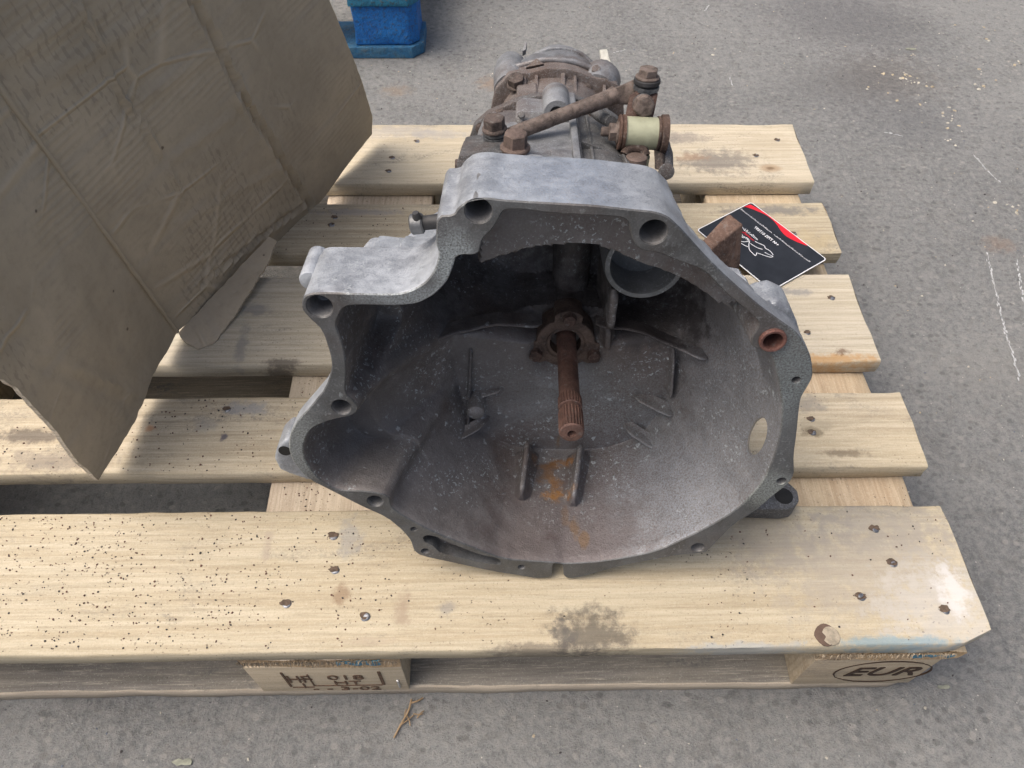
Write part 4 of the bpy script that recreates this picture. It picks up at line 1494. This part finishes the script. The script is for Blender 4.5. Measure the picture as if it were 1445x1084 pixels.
bolt(j0 + Vector((0, 0, .019)), (0.02, -.05, 1), .0165, .009, .0115, RUSTD, G0, 'nut')
pl_ = prism('link_plate', [(0.058, 0.312, 0.3301), (0.0651, 0.314, 0.3348), (0.0792, 0.314, 0.3344), (0.0847, 0.313, 0.3322), (0.0801, 0.298, 0.3129), (0.0538, 0.298, 0.3138)], (0, .004, -.001), rusty('link_plate_rust', (.06, .036, .03), (.12, .07, .055)), G0, .001, 2, 45, .0005)
bolt(Vector((0.07, 0.306, 0.3252)), (.02, -1, .15), .0165, .011, .010, RUSTD, pl_, 'nut', 1, STEEL)
lathe('stud', Vector((0.0685, 0.295, 0.328)), (.02, -1, .15), [(-.004, .004), (.001, .004), (.002, .0035)], RUST2, pl_, 20)
b0, b1 = Vector((0.0532, 0.288, 0.3048)), Vector((0.0834, 0.288, 0.304))
bd = (b1 - b0).normalized()
lathe('plastic_bush', b0, bd, [(0, .0148), ((b1 - b0).length, .0148)], CREAM, G0, 44)
lathe('bush_cap', b0 - bd * .0062, bd, [(0, .010), (.0004, .0158), (.0022, .0162), (.0026, .0150), (.0036, .0150), (.0040, .0162), (.0064, .0162), (.0066, .0150)], rusty('bush_cap_rust', (.06, .035, .03), (.12, .07, .05)), G0, 44)
lathe('bush_ring', b1, bd, [(0, .0140), (.0003, .0160), (.002, .0160), (.0024, .0150), (.0034, .0150), (.004, .0176), (.0095, .0180), (.010, .016), (.0112, .008)], rusty('bush_ring_rust', (.045, .03, .027), (.10, .065, .05)), G0, 44)
bolt(b0 - bd * .0058, -bd, .0155, .009, .0105, RUSTD, G0, 'nut')
lathe('stud', b0 - bd * .012, -bd, [(0, .0045), (.009, .0045), (.010, .0035)], RUSTD, G0, 20)
s0 = Vector((0.0636, 0.262, 0.2724))
s1 = Vector((0.0627, 0.275, 0.2862))
lathe('selector_shaft', s0 + Vector((0, 0, -.02)), (0, 0, 1), [(0, .0098), (.040, .0098), (.0405, .009)], RUST2, G0, 30, 35, .0002)
tube('shaft_collar', [Vector((0.0533, 0.272, 0.2895)), Vector((0.0573, 0.276, 0.2934)), Vector((0.0633, 0.277, 0.2945)), Vector((0.0699, 0.276, 0.2937)), Vector((0.0734, 0.272, 0.2892))], .0048, rusty('collar_dark', (.035, .025, .022), (.075, .05, .04)), G0, 16)
lathe('collar_neck', Vector((0.0645, 0.284, 0.2843)), (0, 0, 1), [(-.02, .0145), (0, .0150), (.002, .013), (.0025, .010)], CREAM, G0, 30)
STRAP = rusty('dark_strap', (.028, .024, .022), (.07, .055, .048))
prism('strap', [(0.081, 0.282, 0.2961), (0.089, 0.284, 0.2982), (0.0903, 0.276, 0.2913), (0.0887, 0.262, 0.28), (0.0814, 0.262, 0.2799)], (.004, .006, 0), STRAP, G0, .0015, 2, 45, .0004)
prism('strap', [(0.0911, 0.29, 0.2984), (0.0954, 0.286, 0.2932), (0.0988, 0.278, 0.2856), (0.0981, 0.264, 0.2771), (0.0941, 0.26, 0.2733), (0.0903, 0.262, 0.2779)], (.004, .010, 0), DGREY, G0, .003, 3, 45, .0004)
lathe('strap_eye', Vector((0.0915, 0.255, 0.282)), (0, -1, .3), [(0, .0075), (.002, .0075), (.0025, .006), (.0026, .003)], DGREY, G0, 20)
prism('case_lug', [(.052, .25, .295), (.086, .25, .268), (.09, .30, .24), (.05, .30, .29)], (0, 0, -.05), DGREY, G0, .004, 3, 45, .0004)
# ---------------------------------------------------------------- cardboard
def cardmat(name, base, fdir, side=0):
    N = NT(name, .85, 0, .2)
    uv = N.co.outputs['UV']
    n1 = N.noise(uv, 6, 6, .65)
    n2 = N.noise(uv, 90, 5, .7)
    # flutes telegraph through the liner as fine bands along V, broken up in patches
    mp = N.mapping(uv, (1, .05, 1))
    fl = N.n('ShaderNodeTexWave', wave_type='BANDS', bands_direction='X')
    N.l(N.mapping(uv, (1, 1, 1), (0, 0, fdir)), fl.inputs[0])
    fl.inputs['Scale'].default_value = 42
    fl.inputs['Distortion'].default_value = 1.2
    fl.inputs['Detail'].default_value = 3
    patch = N.ramp(N.noise(uv, 7, 4, .6, .8), .46, .62)
    big = N.n('ShaderNodeTexWave', wave_type='BANDS', bands_direction='X')
    N.l(N.mapping(uv, (1, 1, 1), (0, 0, fdir)), big.inputs[0])
    big.inputs['Scale'].default_value = 4.3
    big.inputs['Distortion'].default_value = 1.6
    c = N.mix(N.ramp(n1, .3, .7), tuple(x * .84 for x in base), tuple(x * 1.12 for x in base))
    c = N.mix(N.ramp(n2, .45, .75, 0, .4), c, tuple(x * .68 for x in base))
    c = N.mix(N.mul(patch, N.ramp(fl.outputs[0], .4, .9, 0, .22)), c, tuple(x * .62 for x in base))
    c = N.mix(N.mul(N.ramp(big.outputs[0], .93, 1, 0, .25), N.ramp(n1, .4, .6)), c, (.38, .35, .31))
    pr = N.noise(N.mapping(uv, (.35, 1, 1), (0, 0, fdir)), 260, 2, .5)
    rows = N.n('ShaderNodeTexWave', wave_type='BANDS', bands_direction='Y')
    N.l(N.mapping(uv, (1, 1, 1), (0, 0, fdir)), rows.inputs[0])
    rows.inputs['Scale'].default_value = 34
    zone = N.ramp(N.noise(uv, 4.5, 2, .5, .3), .52, .58)
    c = N.mix(N.mul(N.mul(N.ramp(pr, .5, .56), N.ramp(rows.outputs[0], .5, .6)), N.mul(zone, .28)), c, (.15, .135, .12))
    vo = N.voro(uv, 22)
    c = N.mix(N.ramp(vo, .03, .05, .7, 0), c, (.06, .045, .035))
    N.col(c)
    cr = N.noise(uv, 14, 8, .8, 2.2)
    h = N.math('ADD', N.mul(fl.outputs[0], N.math('ADD', .08, N.mul(patch, .45))), N.math('ADD', N.mul(cr, .8), N.mul(n2, .3)))
    b = N.bump(h, .5, .0014)
    wr = N.n('ShaderNodeTexVoronoi', feature='DISTANCE_TO_EDGE')
    N.l(N.mapping(uv, (1.0, .55, 1), (0, 0, fdir + .2)), wr.inputs['Vector'])
    wr.inputs['Scale'].default_value = 11
    wk = N.mul(N.ramp(wr.outputs['Distance'], 0, .035, 1, 0), N.ramp(N.noise(uv, 5, 3, .6), .48, .6))
    N.bump(wk, .8, .002, b)
    N.col(N.mix(N.mul(wk, .45), c, tuple(min(1, x * 1.35) for x in base)))  # crease highlights painted as lighter lines along the wrinkles
    return N.m


CB = (.45, .385, .29)
CARD1 = cardmat('cardboard_liner', CB, R(0))
CARD2 = cardmat('cardboard_liner_flap', CB, R(20))
CEDGE = plain('torn_cardboard_edge', (.42, .37, .30), .95, 0, .35, 300)

box = empty('cardboard_box', (-0.8008, 0.3597, 0.156))
tag(box, 'large crumpled brown cardboard box standing on the pallet left of the gearbox', 'cardboard box')
BO = Vector(box.location)
FA, FB = Vector((-0.8008, 0.3597, 0.156)), Vector((-0.8031, 0.3042, 0.4938))


def sheet(name, poly, nrm, creases, mat, step=.007, th=.004, jag=.0012, wav=.002, updir=None, fine=.0006):
    """flat sheet from a 3D outline, pushed into creases and waves; th is its real thickness"""
    nrm = Vector(nrm).normalized()
    o = Vector(poly[0])
    X = updir - nrm * updir.dot(nrm)
    X.normalize()
    Y = nrm.cross(X)
    P = [Vector(((Vector(p) - o).dot(X), (Vector(p) - o).dot(Y))) for p in poly]
    if area2(P) < 0:
        P.reverse()
    B_ = []
    n = len(P)
    for i in range(n):
        a, b = P[i], P[(i + 1) % n]
        m = max(1, int((b - a).length / (step * .5)))
        for k in range(m):
            q = a.lerp(b, k / m)
            t = (b - a).normalized()
            q = q + Vector((-t.y, t.x)) * (noise.noise(Vector((q.x * 120, q.y * 120, 1))) * jag + noise.noise(Vector((q.x * 25, q.y * 25, 1))) * jag)
            B_.append(q)
    vs = list(B_)
    nb = len(B_)
    xs = [p.x for p in P]
    ys = [p.y for p in P]
    x = min(xs)
    while x < max(xs):
        y = min(ys)
        while y < max(ys):
            if inside(P, x, y) and inside(P, x + step * .4, y) and inside(P, x, y + step * .4) and inside(P, x - step * .4, y) and inside(P, x, y - step * .4):
                vs.append(Vector((x, y)))
            y += step
        x += step
    vo, eo, fo, *_ = delaunay_2d_cdt(vs, [(i, (i + 1) % nb) for i in range(nb)], [], 1, 1e-6)
    cr = []
    for (a, b, depth_, wd) in creases:
        a2 = Vector(((Vector(a) - o).dot(X), (Vector(a) - o).dot(Y)))
        b2 = Vector(((Vector(b) - o).dot(X), (Vector(b) - o).dot(Y)))
        cr.append((a2, b2, depth_, wd))
    pts = []
    for q in vo:
        h = noise.noise(Vector((q.x * 5, q.y * 5, 7))) * wav * 2 + noise.noise(Vector((q.x * 16, q.y * 16, 2))) * wav * .6 + noise.noise(Vector((q.x * 60, q.y * 60, 2))) * fine
        for (a2, b2, dd, wd) in cr:
            ab = b2 - a2
            t = max(0, min(1, (q - a2).dot(ab) / ab.length_squared))
            c_ = a2 + ab * t
            c_ = c_ + Vector((-ab.y, ab.x)).normalized() * noise.noise(Vector((t * 14, dd * 1000, 3))) * .004
            r = (q - c_).length
            h += -dd * 1.3 * math.exp(-(r / wd) ** 2) + dd * .8 * math.exp(-((r - wd * 2.2) / wd) ** 2)
        pts.append(o + X * q.x + Y * q.y + nrm * h)
    nv = len(pts)
    v = [p - BO for p in pts] + [p - nrm * th - BO for p in pts]
    f = [tuple(t) for t in fo] + [tuple(i + nv for i in t[::-1]) for t in fo]
    fr = len(f)
    cnt = {}
    for t in fo:
        for i in range(3):
            e = (t[i], t[(i + 1) % 3])
            cnt[e] = 1
    for e in list(cnt):
        if (e[1], e[0]) not in cnt:
            f.append((e[1], e[0], e[0] + nv, e[1] + nv))
    me = bpy.data.meshes.new(name)
    me.from_pydata([tuple(p) for p in v], [], f)
    me.materials.append(mat)
    me.materials.append(CEDGE)
    for i in range(fr, len(f)):
        pm = sum((Vector(v[j]) for j in f[i]), Vector()) / 4 + BO
        onfold = any((pm - (FA + (FB - FA) * t)).length < .012 for t in [k / 60 for k in range(-20, 80)])
        me.polygons[i].material_index = 0 if onfold else 1
    uvl = me.uv_layers.new(name='UVMap')
    for lp in me.loops:
        q = vo[lp.vertex_index % nv]
        uvl.data[lp.index].uv = (q.x, q.y)
    return link(name, me, box, True, 40)


U1 = Vector((-0.8021, 0.3215, 0.3928)) - Vector((-0.8008, 0.3597, 0.156))
P1 = [(-0.8008, 0.3597, 0.156), (-0.7742, 0.4117, 0.1494), (-0.7503, 0.4577, 0.1478), (-0.7232, 0.5103, 0.1442), (-0.7085, 0.5387, 0.1423), (-0.6818, 0.5904, 0.1383), (-0.6643, 0.6232, 0.1436), (-0.6465, 0.656, 0.1524), (-0.6279, 0.6908, 0.1581), (-0.6122, 0.7201, 0.1628), (-0.6089, 0.7225, 0.1885), (-0.6131, 0.7046, 0.2542), (-0.6179, 0.6885, 0.2998), (-0.6222, 0.6739, 0.3421), (-0.6259, 0.6614, 0.378), (-0.6292, 0.6488, 0.4192), (-0.6893, 0.52, 0.5092), (-0.7782, 0.3383, 0.5851), (-0.8029, 0.3019, 0.5121), (-0.8031, 0.3042, 0.4938), (-0.8028, 0.3135, 0.4358), (-0.8027, 0.3206, 0.3905), (-0.802, 0.3338, 0.3122), (-0.8013, 0.3486, 0.2235)]
N1 = (Vector((-0.6591, 0.592, 0.4165)) - Vector((-0.8008, 0.3597, 0.156))).cross(Vector((-0.8021, 0.3215, 0.3928)) - Vector((-0.8008, 0.3597, 0.156)))
CAMP = Vector(co.location)
if N1.dot(CAMP - BO) < 0:
    N1 = -N1
sheet('main_panel', P1, N1, [((-0.7119, 0.4821, 0.4742), (-0.7035, 0.5171, 0.3486), .0034, .0035), ((-0.7035, 0.5171, 0.3486), (-0.6847, 0.5836, 0.1476), .0034, .0035), ((-0.7594, 0.3842, 0.5196), (-0.762, 0.3936, 0.4243), -.0022, .0022), ((-0.762, 0.3936, 0.4243), (-0.7581, 0.412, 0.3507), -.0022, .0022), ((-0.7581, 0.412, 0.3507), (-0.7606, 0.4164, 0.2901), -.002, .0022),
      ((-0.6899, 0.5712, 0.1627), (-0.7737, 0.4069, 0.1874), .0026, .003), ((-0.7613, 0.3954, 0.421), (-0.7107, 0.4934, 0.4145), -.0012, .005), ((-0.7565, 0.4156, 0.3481), (-0.7136, 0.4991, 0.3394), -.0012, .004), ((-0.7972, 0.3129, 0.5117), (-0.7626, 0.3792, 0.511), -.0012, .005), ((-0.7703, 0.4001, 0.2756), (-0.6939, 0.5525, 0.2357), -.001, .004), ((-0.7915, 0.3283, 0.4818), (-0.7294, 0.448, 0.4768), -.0012, .005)], CARD1, .005, .0045, .0007, .0016, U1, .00025)
P2 = [(-0.8008, 0.3596, 0.156), (-0.8035, 0.3373, 0.1552), (-0.8087, 0.2922, 0.162), (-0.8142, 0.2466, 0.1542), (-0.819, 0.2059, 0.159), (-0.8242, 0.1615, 0.165), (-0.8242, 0.1579, 0.2015), (-0.8236, 0.1592, 0.2326), (-0.823, 0.1603, 0.2682), (-0.823, 0.1584, 0.292), (-0.8228, 0.157, 0.3206), (-0.8232, 0.151, 0.3425), (-0.8233, 0.1443, 0.3954), (-0.8042, 0.2904, 0.5371), (-0.8031, 0.3042, 0.4939), (-0.8027, 0.3134, 0.4359), (-0.8025, 0.3202, 0.3908), (-0.8019, 0.3337, 0.3123), (-0.8013, 0.3485, 0.2235)]
N2 = (Vector((-0.8242, 0.1615, 0.165)) - Vector((-0.8008, 0.3596, 0.156))).cross(Vector((-0.8067, 0.2771, 0.4671)) - Vector((-0.8008, 0.3596, 0.156)))
if N2.dot(CAMP - BO) < 0:
    N2 = -N2
sheet('side_flap', P2, N2, [((-0.82, 0.1757, 0.3668), (-0.8138, 0.2507, 0.1484), .001, .006), ((-0.8194, 0.1831, 0.3408), (-0.8126, 0.258, 0.1764), -.0012, .004), ((-0.8078, 0.2758, 0.3854), (-0.8094, 0.2841, 0.1846), .0008, .01)], CARD2, .005, .0045, .0013, .0016, U1, .00025)
tube('fold_edge', [FA - BO + (FB - FA) * t for t in (-.0, .25, .5, .75, 1.0, 1.3)], .0026, CARD1, box, 12, .0009)
# folded-over bottom flap lying against the boards
pa, pb = Vector((-0.8013, 0.3591, 0.1542)), Vector((-0.7228, 0.5117, 0.1393))
fl_ = [(-0.8009, 0.361, 0.152), (-0.7956, 0.3525, 0.152), (-0.7762, 0.3408, 0.152), (-0.7605, 0.349, 0.152), (-0.7434, 0.3866, 0.152), (-0.7272, 0.4273, 0.152), (-0.7123, 0.4679, 0.152), (-0.708, 0.4941, 0.152), (-0.7187, 0.5006, 0.152)]
fl2 = [Vector(p) for p in fl_]
nf = Vector((.1, -.25, 1))
sheet('bottom_flap', fl2, nf, [(fl_[1], fl_[6], .0012, .003)], CARD1, .005, .0035, .0012, .001, Vector((1, .8, 0)))

# ---------------------------------------------------------------- card
BC = empty('business_card', (0, 0, 0))
cT, cR, cB = Vector((-0.0962, 0.5916, 0.1465)), Vector((-0.023, 0.4813, 0.1465)), Vector((-0.09, 0.4349, 0.1465))
ex = (cT - cR).normalized()            # along the long side, reading direction (the card lies upside down)
wid = (cT - cR).length
hei = .745 * wid
ey = Vector((-ex.y, ex.x, 0))
if ey.dot(cR - cB) < 0:
    ey = -ey
cc = (cT + cR) / 2 - ey * hei / 2
BC.location = cc
tag(BC, 'black business card with a red wave, white text and outline emblem, lying beside the gearbox', 'card')
CBLK = plain('card_black', (.016, .018, .022), .35, 0, .3, 30, .05)
CWHT = plain('card_white', (.75, .77, .8), .5, 0, .03)
CRED = plain('card_red', (.72, .015, .03), .4, 0, .06, 40, .05)


def rrect(w_, h_, r, n=6):
    out = []
    for (sx, sy, a0) in ((1, 1, 0), (-1, 1, 90), (-1, -1, 180), (1, -1, 270)):
        for k in range(n + 1):
            a = R(a0 + 90 * k / n)
            out.append((sx * (w_ / 2 - r) + math.cos(a) * r, sy * (h_ / 2 - r) + math.sin(a) * r))
    return out


def cpt(x, y, z):
    return ex * x + ey * y + Vector((0, 0, z))


prism('card_stock', [cpt(x, y, -.0006) for x, y in rrect(wid, hei, .004)], (0, 0, .0006), CWHT, BC, 0)
ip = rrect(wid - .0025, hei - .0025, .0032)
prism('printed_face', [cpt(x, y, .0) for x, y in ip], (0, 0, .00025), CBLK, BC, 0)
# the red wave along the top edge
wp = []
hx, hy = wid / 2 - .0013, hei / 2 - .0013
k_ = wid / 834.0


def cd(px, py):
    """a point of the card's print: along and across its long edge"""
    ax_, ay_ = px - 540, py - 100
    return (wid / 2 - (ax_ * .791 + ay_ * .611) * k_, hei / 2 - (ay_ * .791 - ax_ * .611) * k_)


wave = [cd(430, 180), cd(475, 181), cd(520, 185), cd(570, 194), cd(620, 210), cd(665, 225), cd(700, 245), cd(735, 272), cd(760, 300), cd(782, 330), cd(800, 360), cd(822, 397), cd(850, 430), cd(885, 455), cd(920, 470), cd(950, 482), cd(980, 490), cd(1012, 499)]
wave = [(min(a, hx), min(b, hy)) for a, b in wave] + [(cd(1050, 505)[0], hy), (hx - .003, hy)]
wave = resample(wave, .0012, 1)
prism('red_wave', [cpt(p.x, p.y, .0003) for p in wave], (0, 0, .0002), CRED, BC, 0)
MT = frame((0, 0, .0005), ex, ey)


def card_text(s, size, x, y, mat, bold=0.0, shear=0.0, sx=1.0, name='card_text'):
    return text_mesh(name, s, size, MT @ Matrix.Translation((x, y, 0)), mat, BC, .0001, bold, shear, sx)


# illegibly small address line, drawn as the run of little strokes the photo shows
def scribble(name, x0, x1, y, h, mat, seed, gap=None, sh=0.0, dens=1.0):
    rs = random.Random(seed)
    v, f = [], []
    x = x0
    while x < x1:
        w_ = h * rs.uniform(.18, .3)
        if gap and gap[0] < x < gap[1]:
            x += w_
            continue
        kind = rs.randrange(4)
        hh = h * rs.choice((.62, .62, .62, 1.0))

        def bar(ax_, ay_, bx_, by_):
            b = len(v)
            for (px_, py_) in ((ax_, ay_), (bx_, ay_), (bx_, by_), (ax_, by_)):
                v.append(cpt(px_ + sh * (py_ - y), py_, .0006))
            f.append((b, b + 1, b + 2, b + 3))
        bar(x, y, x + w_ * .45, y + hh)
        if kind != 3:
            bar(x + w_ * .45, y + (hh * .75 if kind != 2 else 0), x + w_ * 1.5, y + (hh if kind != 2 else hh * .25))
        if kind != 2:
            bar(x + w_ * 1.5, y + (0 if kind else hh * .4), x + w_ * 1.95, y + hh * .8)
        x += w_ * rs.uniform(2.2, 2.8) / dens
    o = mesh(name, v, f, mat, BC, False, fix=False)
    return o


scribble('address_line', cd(1070, 690)[0], cd(470, 225)[0], cd(470, 225)[1] - .001, .0026, CWHT, 4, (cd(765, 455)[0], cd(748, 445)[0]))
card_text('+44 7702 017697', .0062, (cd(590, 405)[0] + cd(830, 585)[0]) / 2, cd(710, 492)[1], CWHT, .0001, 0, .95)
for (a_, b_, mt, sd, h_) in (((480, 425), (660, 550), CWHT, 3, .0042), ((445, 440), (630, 572), CRED, 8, .0034), ((450, 487), (600, 585), CWHT, 11, .0036)):
    scribble('logo_word', cd(*b_)[0], cd(*a_)[0], cd(*a_)[1] - h_ * .5, h_, mt, sd, None, .4, 1.3)


def line(name, pts, wd, mat):
    Pp = [Vector(p) for p in pts]
    Q = []
    for i in range(len(Pp) - 1):
        a, b, c_, d = Pp[max(0, i - 1)], Pp[i], Pp[i + 1], Pp[min(len(Pp) - 1, i + 2)]
        for k in range(5):
            t = k / 5
            Q.append(.5 * ((2 * b) + (c_ - a) * t + (2 * a - 5 * b + 4 * c_ - d) * t * t + (3 * b - a - 3 * c_ + d) * t ** 3))
    Q.append(Pp[-1])
    v, f = [], []
    for i, q in enumerate(Q):
        t = (Q[min(i + 1, len(Q) - 1)] - Q[max(0, i - 1)]).normalized()
        nn = Vector((-t.y, t.x)) * wd / 2
        v += [cpt(*(q + nn), .0006), cpt(*(q - nn), .0006)]
        if i:
            f.append((2 * i - 2, 2 * i, 2 * i + 1, 2 * i - 1))
    mesh(name, v, f, mat, BC, False, fix=False)


for pts in ([(470, 528), (438, 515), (412, 532), (428, 560), (450, 590), (482, 617), (520, 640), (555, 658), (585, 668)],
            [(540, 575), (505, 560), (480, 562), (466, 582), (488, 606), (520, 622), (550, 618), (590, 600)],
            [(590, 600), (588, 625), (592, 662), (602, 700), (630, 730), (655, 755)], [(655, 755), (660, 735), (660, 715)], [(660, 715), (700, 722), (740, 730), (770, 731), (787, 717), (750, 702), (720, 690)],
            [(630, 585), (660, 598), (690, 605), (712, 618), (720, 640), (750, 655), (770, 672), (788, 700)],
            [(600, 622), (628, 640), (660, 655), (700, 662)]):
    pts = [cd(*p) for p in pts]
    line('emblem_line', pts, .0009, CWHT)

# ---------------------------------------------------------------- blue pallet at the back
bp0 = Vector((-0.6002, 1.1992, 0.0))
BP = empty('blue_pallet', bp0)
tag(BP, 'chipped blue painted pallet on the floor behind, cut off by the top of the photo', 'pallet')


def bluewood(name, a, b, wear):
    N = NT(name, .6, 0, .4)
    n1 = N.noise(N.obj, 30, 6, .7, .6)
    n2 = N.noise(N.obj, 160, 5, .75)
    c = N.mix(N.ramp(n1, .3, .7), a, b)
    c = N.mix(N.ramp(n2, .50, .60, 0, wear), c, (.05, .06, .07))
    c = N.mix(N.mul(N.ramp(n1, .56, .66), N.ramp(n2, .4, .6, 0, wear)), c, (.22, .19, .16))
    N.col(c)
    N.bump(N.math('ADD', N.mul(n1, 2), n2), .9, .004)
    return N.m


BL1 = bluewood('bright_blue_block', (.010, .13, .46), (.02, .22, .62), .55)
BL2 = bluewood('teal_blue_board', (.02, .16, .28), (.03, .24, .40), .75)
BL3 = bluewood('worn_blue_board', (.02, .16, .36), (.08, .20, .30), .4)
prism('bottom_board', [(-1.0, 0, .001), (0, 0, .001), (.022, .022, .001), (.022, .10, .001), (-1.0, .10, .001)], (0, 0, .022), BL3, BP, .002, 2, 40, .0008)
for xx in (-.108, -.60):
    prism('block', [(xx, .006, .0235), (xx + .105, .006, .0235), (xx + .122, .022, .0235), (xx + .122, .098, .0235), (xx, .098, .0235)], (0, 0, .078), BL1, BP, .005, 3, 50, .0018)
for xx in (-.112, -.604):
    prism('cross_board', [(xx, .0, .102), (xx + .112, .0, .102), (xx + .13, .02, .102), (xx + .13, .8, .102), (xx, .8, .102)], (0, 0, .021), BL2, BP, .003, 2, 50, .001)
prism('top_board', [(-1.0, 0.001, .1235), (.0, 0.001, .1235), (.02, .02, .1235), (.02, .12, .1235), (-1.0, .12, .1235)], (0, 0, .021), BL2, BP, .003, 2, 40, .001)

# dark grey drum foot standing behind the blue pallet
dg = Vector((-0.6476, 1.4068, 0.0))
drum = empty('grey_drum', dg)
tag(drum, 'dark grey drum base half hidden behind the blue pallet at the top edge', 'drum')
DRG = plain('grey_drum_plastic', (.085, .09, .09), .6, 0, .2, 30)
lathe('drum_body', (0, .21, .006), (0, 0, 1), [(0, .150), (.004, .158), (.02, .160), (.30, .165), (.31, .16)], DRG, drum, 48)
lathe('base_rim', (0, .21, .0), (0, 0, 1), [(0, .158), (.003, .164), (.010, .164), (.012, .158)], plain('drum_rim', (.03, .032, .034), .7), drum, 48)

# ---------------------------------------------------------------- small litter on the floor
STRAW = plain('dry_twig', (.30, .21, .12), .8, 0, .2)
tw = empty('dry_twig', (-0.5322, -0.0224, 0.002))
tag(tw, 'dry brown conifer twig lying on the floor below the front edge of the pallet', 'twig')
TO = Vector(tw.location)


def tws(name, pts, r):
    tube(name, [Vector((*p[:2], z)) - TO for p, z in pts], r, STRAW, tw, 8, 0, 3)


tws('stem', [((-0.5425, -0.0389, 0.0), .0015), ((-0.5351, -0.0245, 0.0), .003), ((-0.5294, -0.0139, 0.0), .0035), ((-0.5273, -0.0029, 0.0), .003)], .0010)
tws('needle_shoot', [((-0.5363, -0.0272, 0.0), .003), ((-0.5289, -0.022, 0.0), .003), ((-0.5242, -0.018, 0.0), .002)], .0006)
tws('needle_shoot', [((-0.5332, -0.0219, 0.0), .003), ((-0.5328, -0.0165, 0.0), .004), ((-0.5317, -0.0125, 0.0), .003)], .0006)
tws('needle_shoot', [((-0.5313, -0.0179, 0.0), .003), ((-0.5281, -0.0233, 0.0), .004), ((-0.5271, -0.028, -0.0), .002)], .0006)
tws('needle_shoot', [((-0.5243, -0.0166, 0.0), .002), ((-0.5185, -0.0181, 0.0), .004), ((-0.515, -0.0168, 0.0), .002)], .0006)
tws('needle_shoot', [((-0.5205, -0.0207, 0.0), .002), ((-0.5178, -0.0174, 0.0), .004), ((-0.5144, -0.0141, 0.0), .002)], .0006)
tws('needle_shoot', [((-0.5271, -0.0064, 0.0), .003), ((-0.5214, -0.0051, 0.0), .004), ((-0.5158, -0.0017, 0.0), .002)], .0009)

tl_ = [((-0.6973, -0.0143, 0.0), 'pale green leaf scrap on the floor near the bottom left edge')]
LEAFM = plain('pale_dry_leaf', (.24, .25, .20), .8, 0, .3)
for (p, px, lab) in (((0.3941, 1.232, 0.0), .012, 'pale dry leaf scrap nearest the top right corner of the floor'), ((0.0202, 0.0023, 0.0), .0065, 'tan scrap of bark on the floor below the pallet corner'), ((-0.7456, -0.0579, 0.0), .010, 'pale green leaf scrap on the floor near the bottom left edge')):
    o = empty('leaf', (p[0], p[1], .0008))
    ring = []
    for k in range(12):
        a = 6.283 * k / 12
        r = px * (.45 + .55 * abs(math.cos(a))) * rnd.uniform(.8, 1.15)
        ring.append((math.cos(a) * r, math.sin(a) * r * .5, rnd.uniform(0, .001)))
    lf = prism('blade', ring, (0, 0, .0006), LEAFM, o, 0, 1, 30, .0004)
    tag(o, lab, 'leaf')

# white and pale debris: streaks and shavings on the right of the floor
sp = []
for (px, py, n, sd_) in [(0.3506, 1.1425, 14, 0.02), (0.3608, 1.1108, 10, 0.02), (0.2839, 1.0825, 6, 0.02), (0.5077, 1.1547, 5, 0.012), (0.3874, 1.0137, 8, 0.015), (0.4869, 1.1009, 4, 0.008), (0.595, 1.1798, 4, 0.01), (0.3885, 0.9809, 7, 0.02), (0.3693, 0.9283, 4, 0.008), (0.4163, 0.7394, 8, 0.015), (0.3827, 0.757, 4, 0.01), (0.5621, 1.3141, 4, 0.02), (0.3925, 1.2058, 3, 0.01), (0.2295, 1.2322, 3, 0.02), (-0.0271, 1.2324, 4, 0.02)]:
    for k in range(n):
        sp.append((px + rnd.gauss(0, sd_), py + rnd.gauss(0, sd_), 0))
chips('wood_shavings', sp, (.0015, .005), [PALE, TAN, PALE, TAN], .3, 'pale wood shavings and leaf crumbs in loose patches on the floor at the right', 'shavings')
WHS = plain('white_paint_scuff', (.50, .51, .52), .8, 0, .2, 300)
v, f = [], []
for seg_ in [[(0.3193, 0.6459, 0.0), (0.3033, 0.5806, 0.0), (0.2842, 0.4964, 0.0), (0.2662, 0.3951, 0.0)], [(0.3585, 0.6285, 0.0), (0.331, 0.5373, 0.0)], [(0.3923, 0.8858, 0.0), (0.3976, 0.8487, 0.0), (0.4071, 0.8147, 0.0)], [(0.2579, 0.9558, 0.0), (0.2857, 0.9431, 0.0)], [(0.0108, 1.1309, 0.0), (0.0095, 1.102, 0.0)], [(0.0059, 1.3864, 0.0), (0.017, 1.4074, 0.0)], [(-0.2057, 1.2194, 0.0), (-0.1761, 1.2325, 0.0)]]:
    for k in range(len(seg_) - 1):
        a, b = Vector(seg_[k]), Vector(seg_[k + 1])
        m = max(2, int((b - a).length / .003))
        for j in range(m):
            if rnd.random() < .25:
                continue
            q = a.lerp(b, j / m) + Vector((rnd.gauss(0, .0009), rnd.gauss(0, .0009), .0006))
            t = (b - a).normalized() * .0026
            nn = Vector((-t.y, t.x, 0)) * rnd.uniform(.12, .55)
            bb = len(v)
            v += [q - t + nn, q - t - nn, q + t - nn * .6, q + t + nn * .7]
            f.append((bb, bb + 1, bb + 2, bb + 3))
scf = mesh('white_scuff_marks', v, f, WHS, None, False, fix=False)
tag(scf, 'thin white scraped lines and flecks on the floor at the right', 'scuff marks', None, 'stuff')
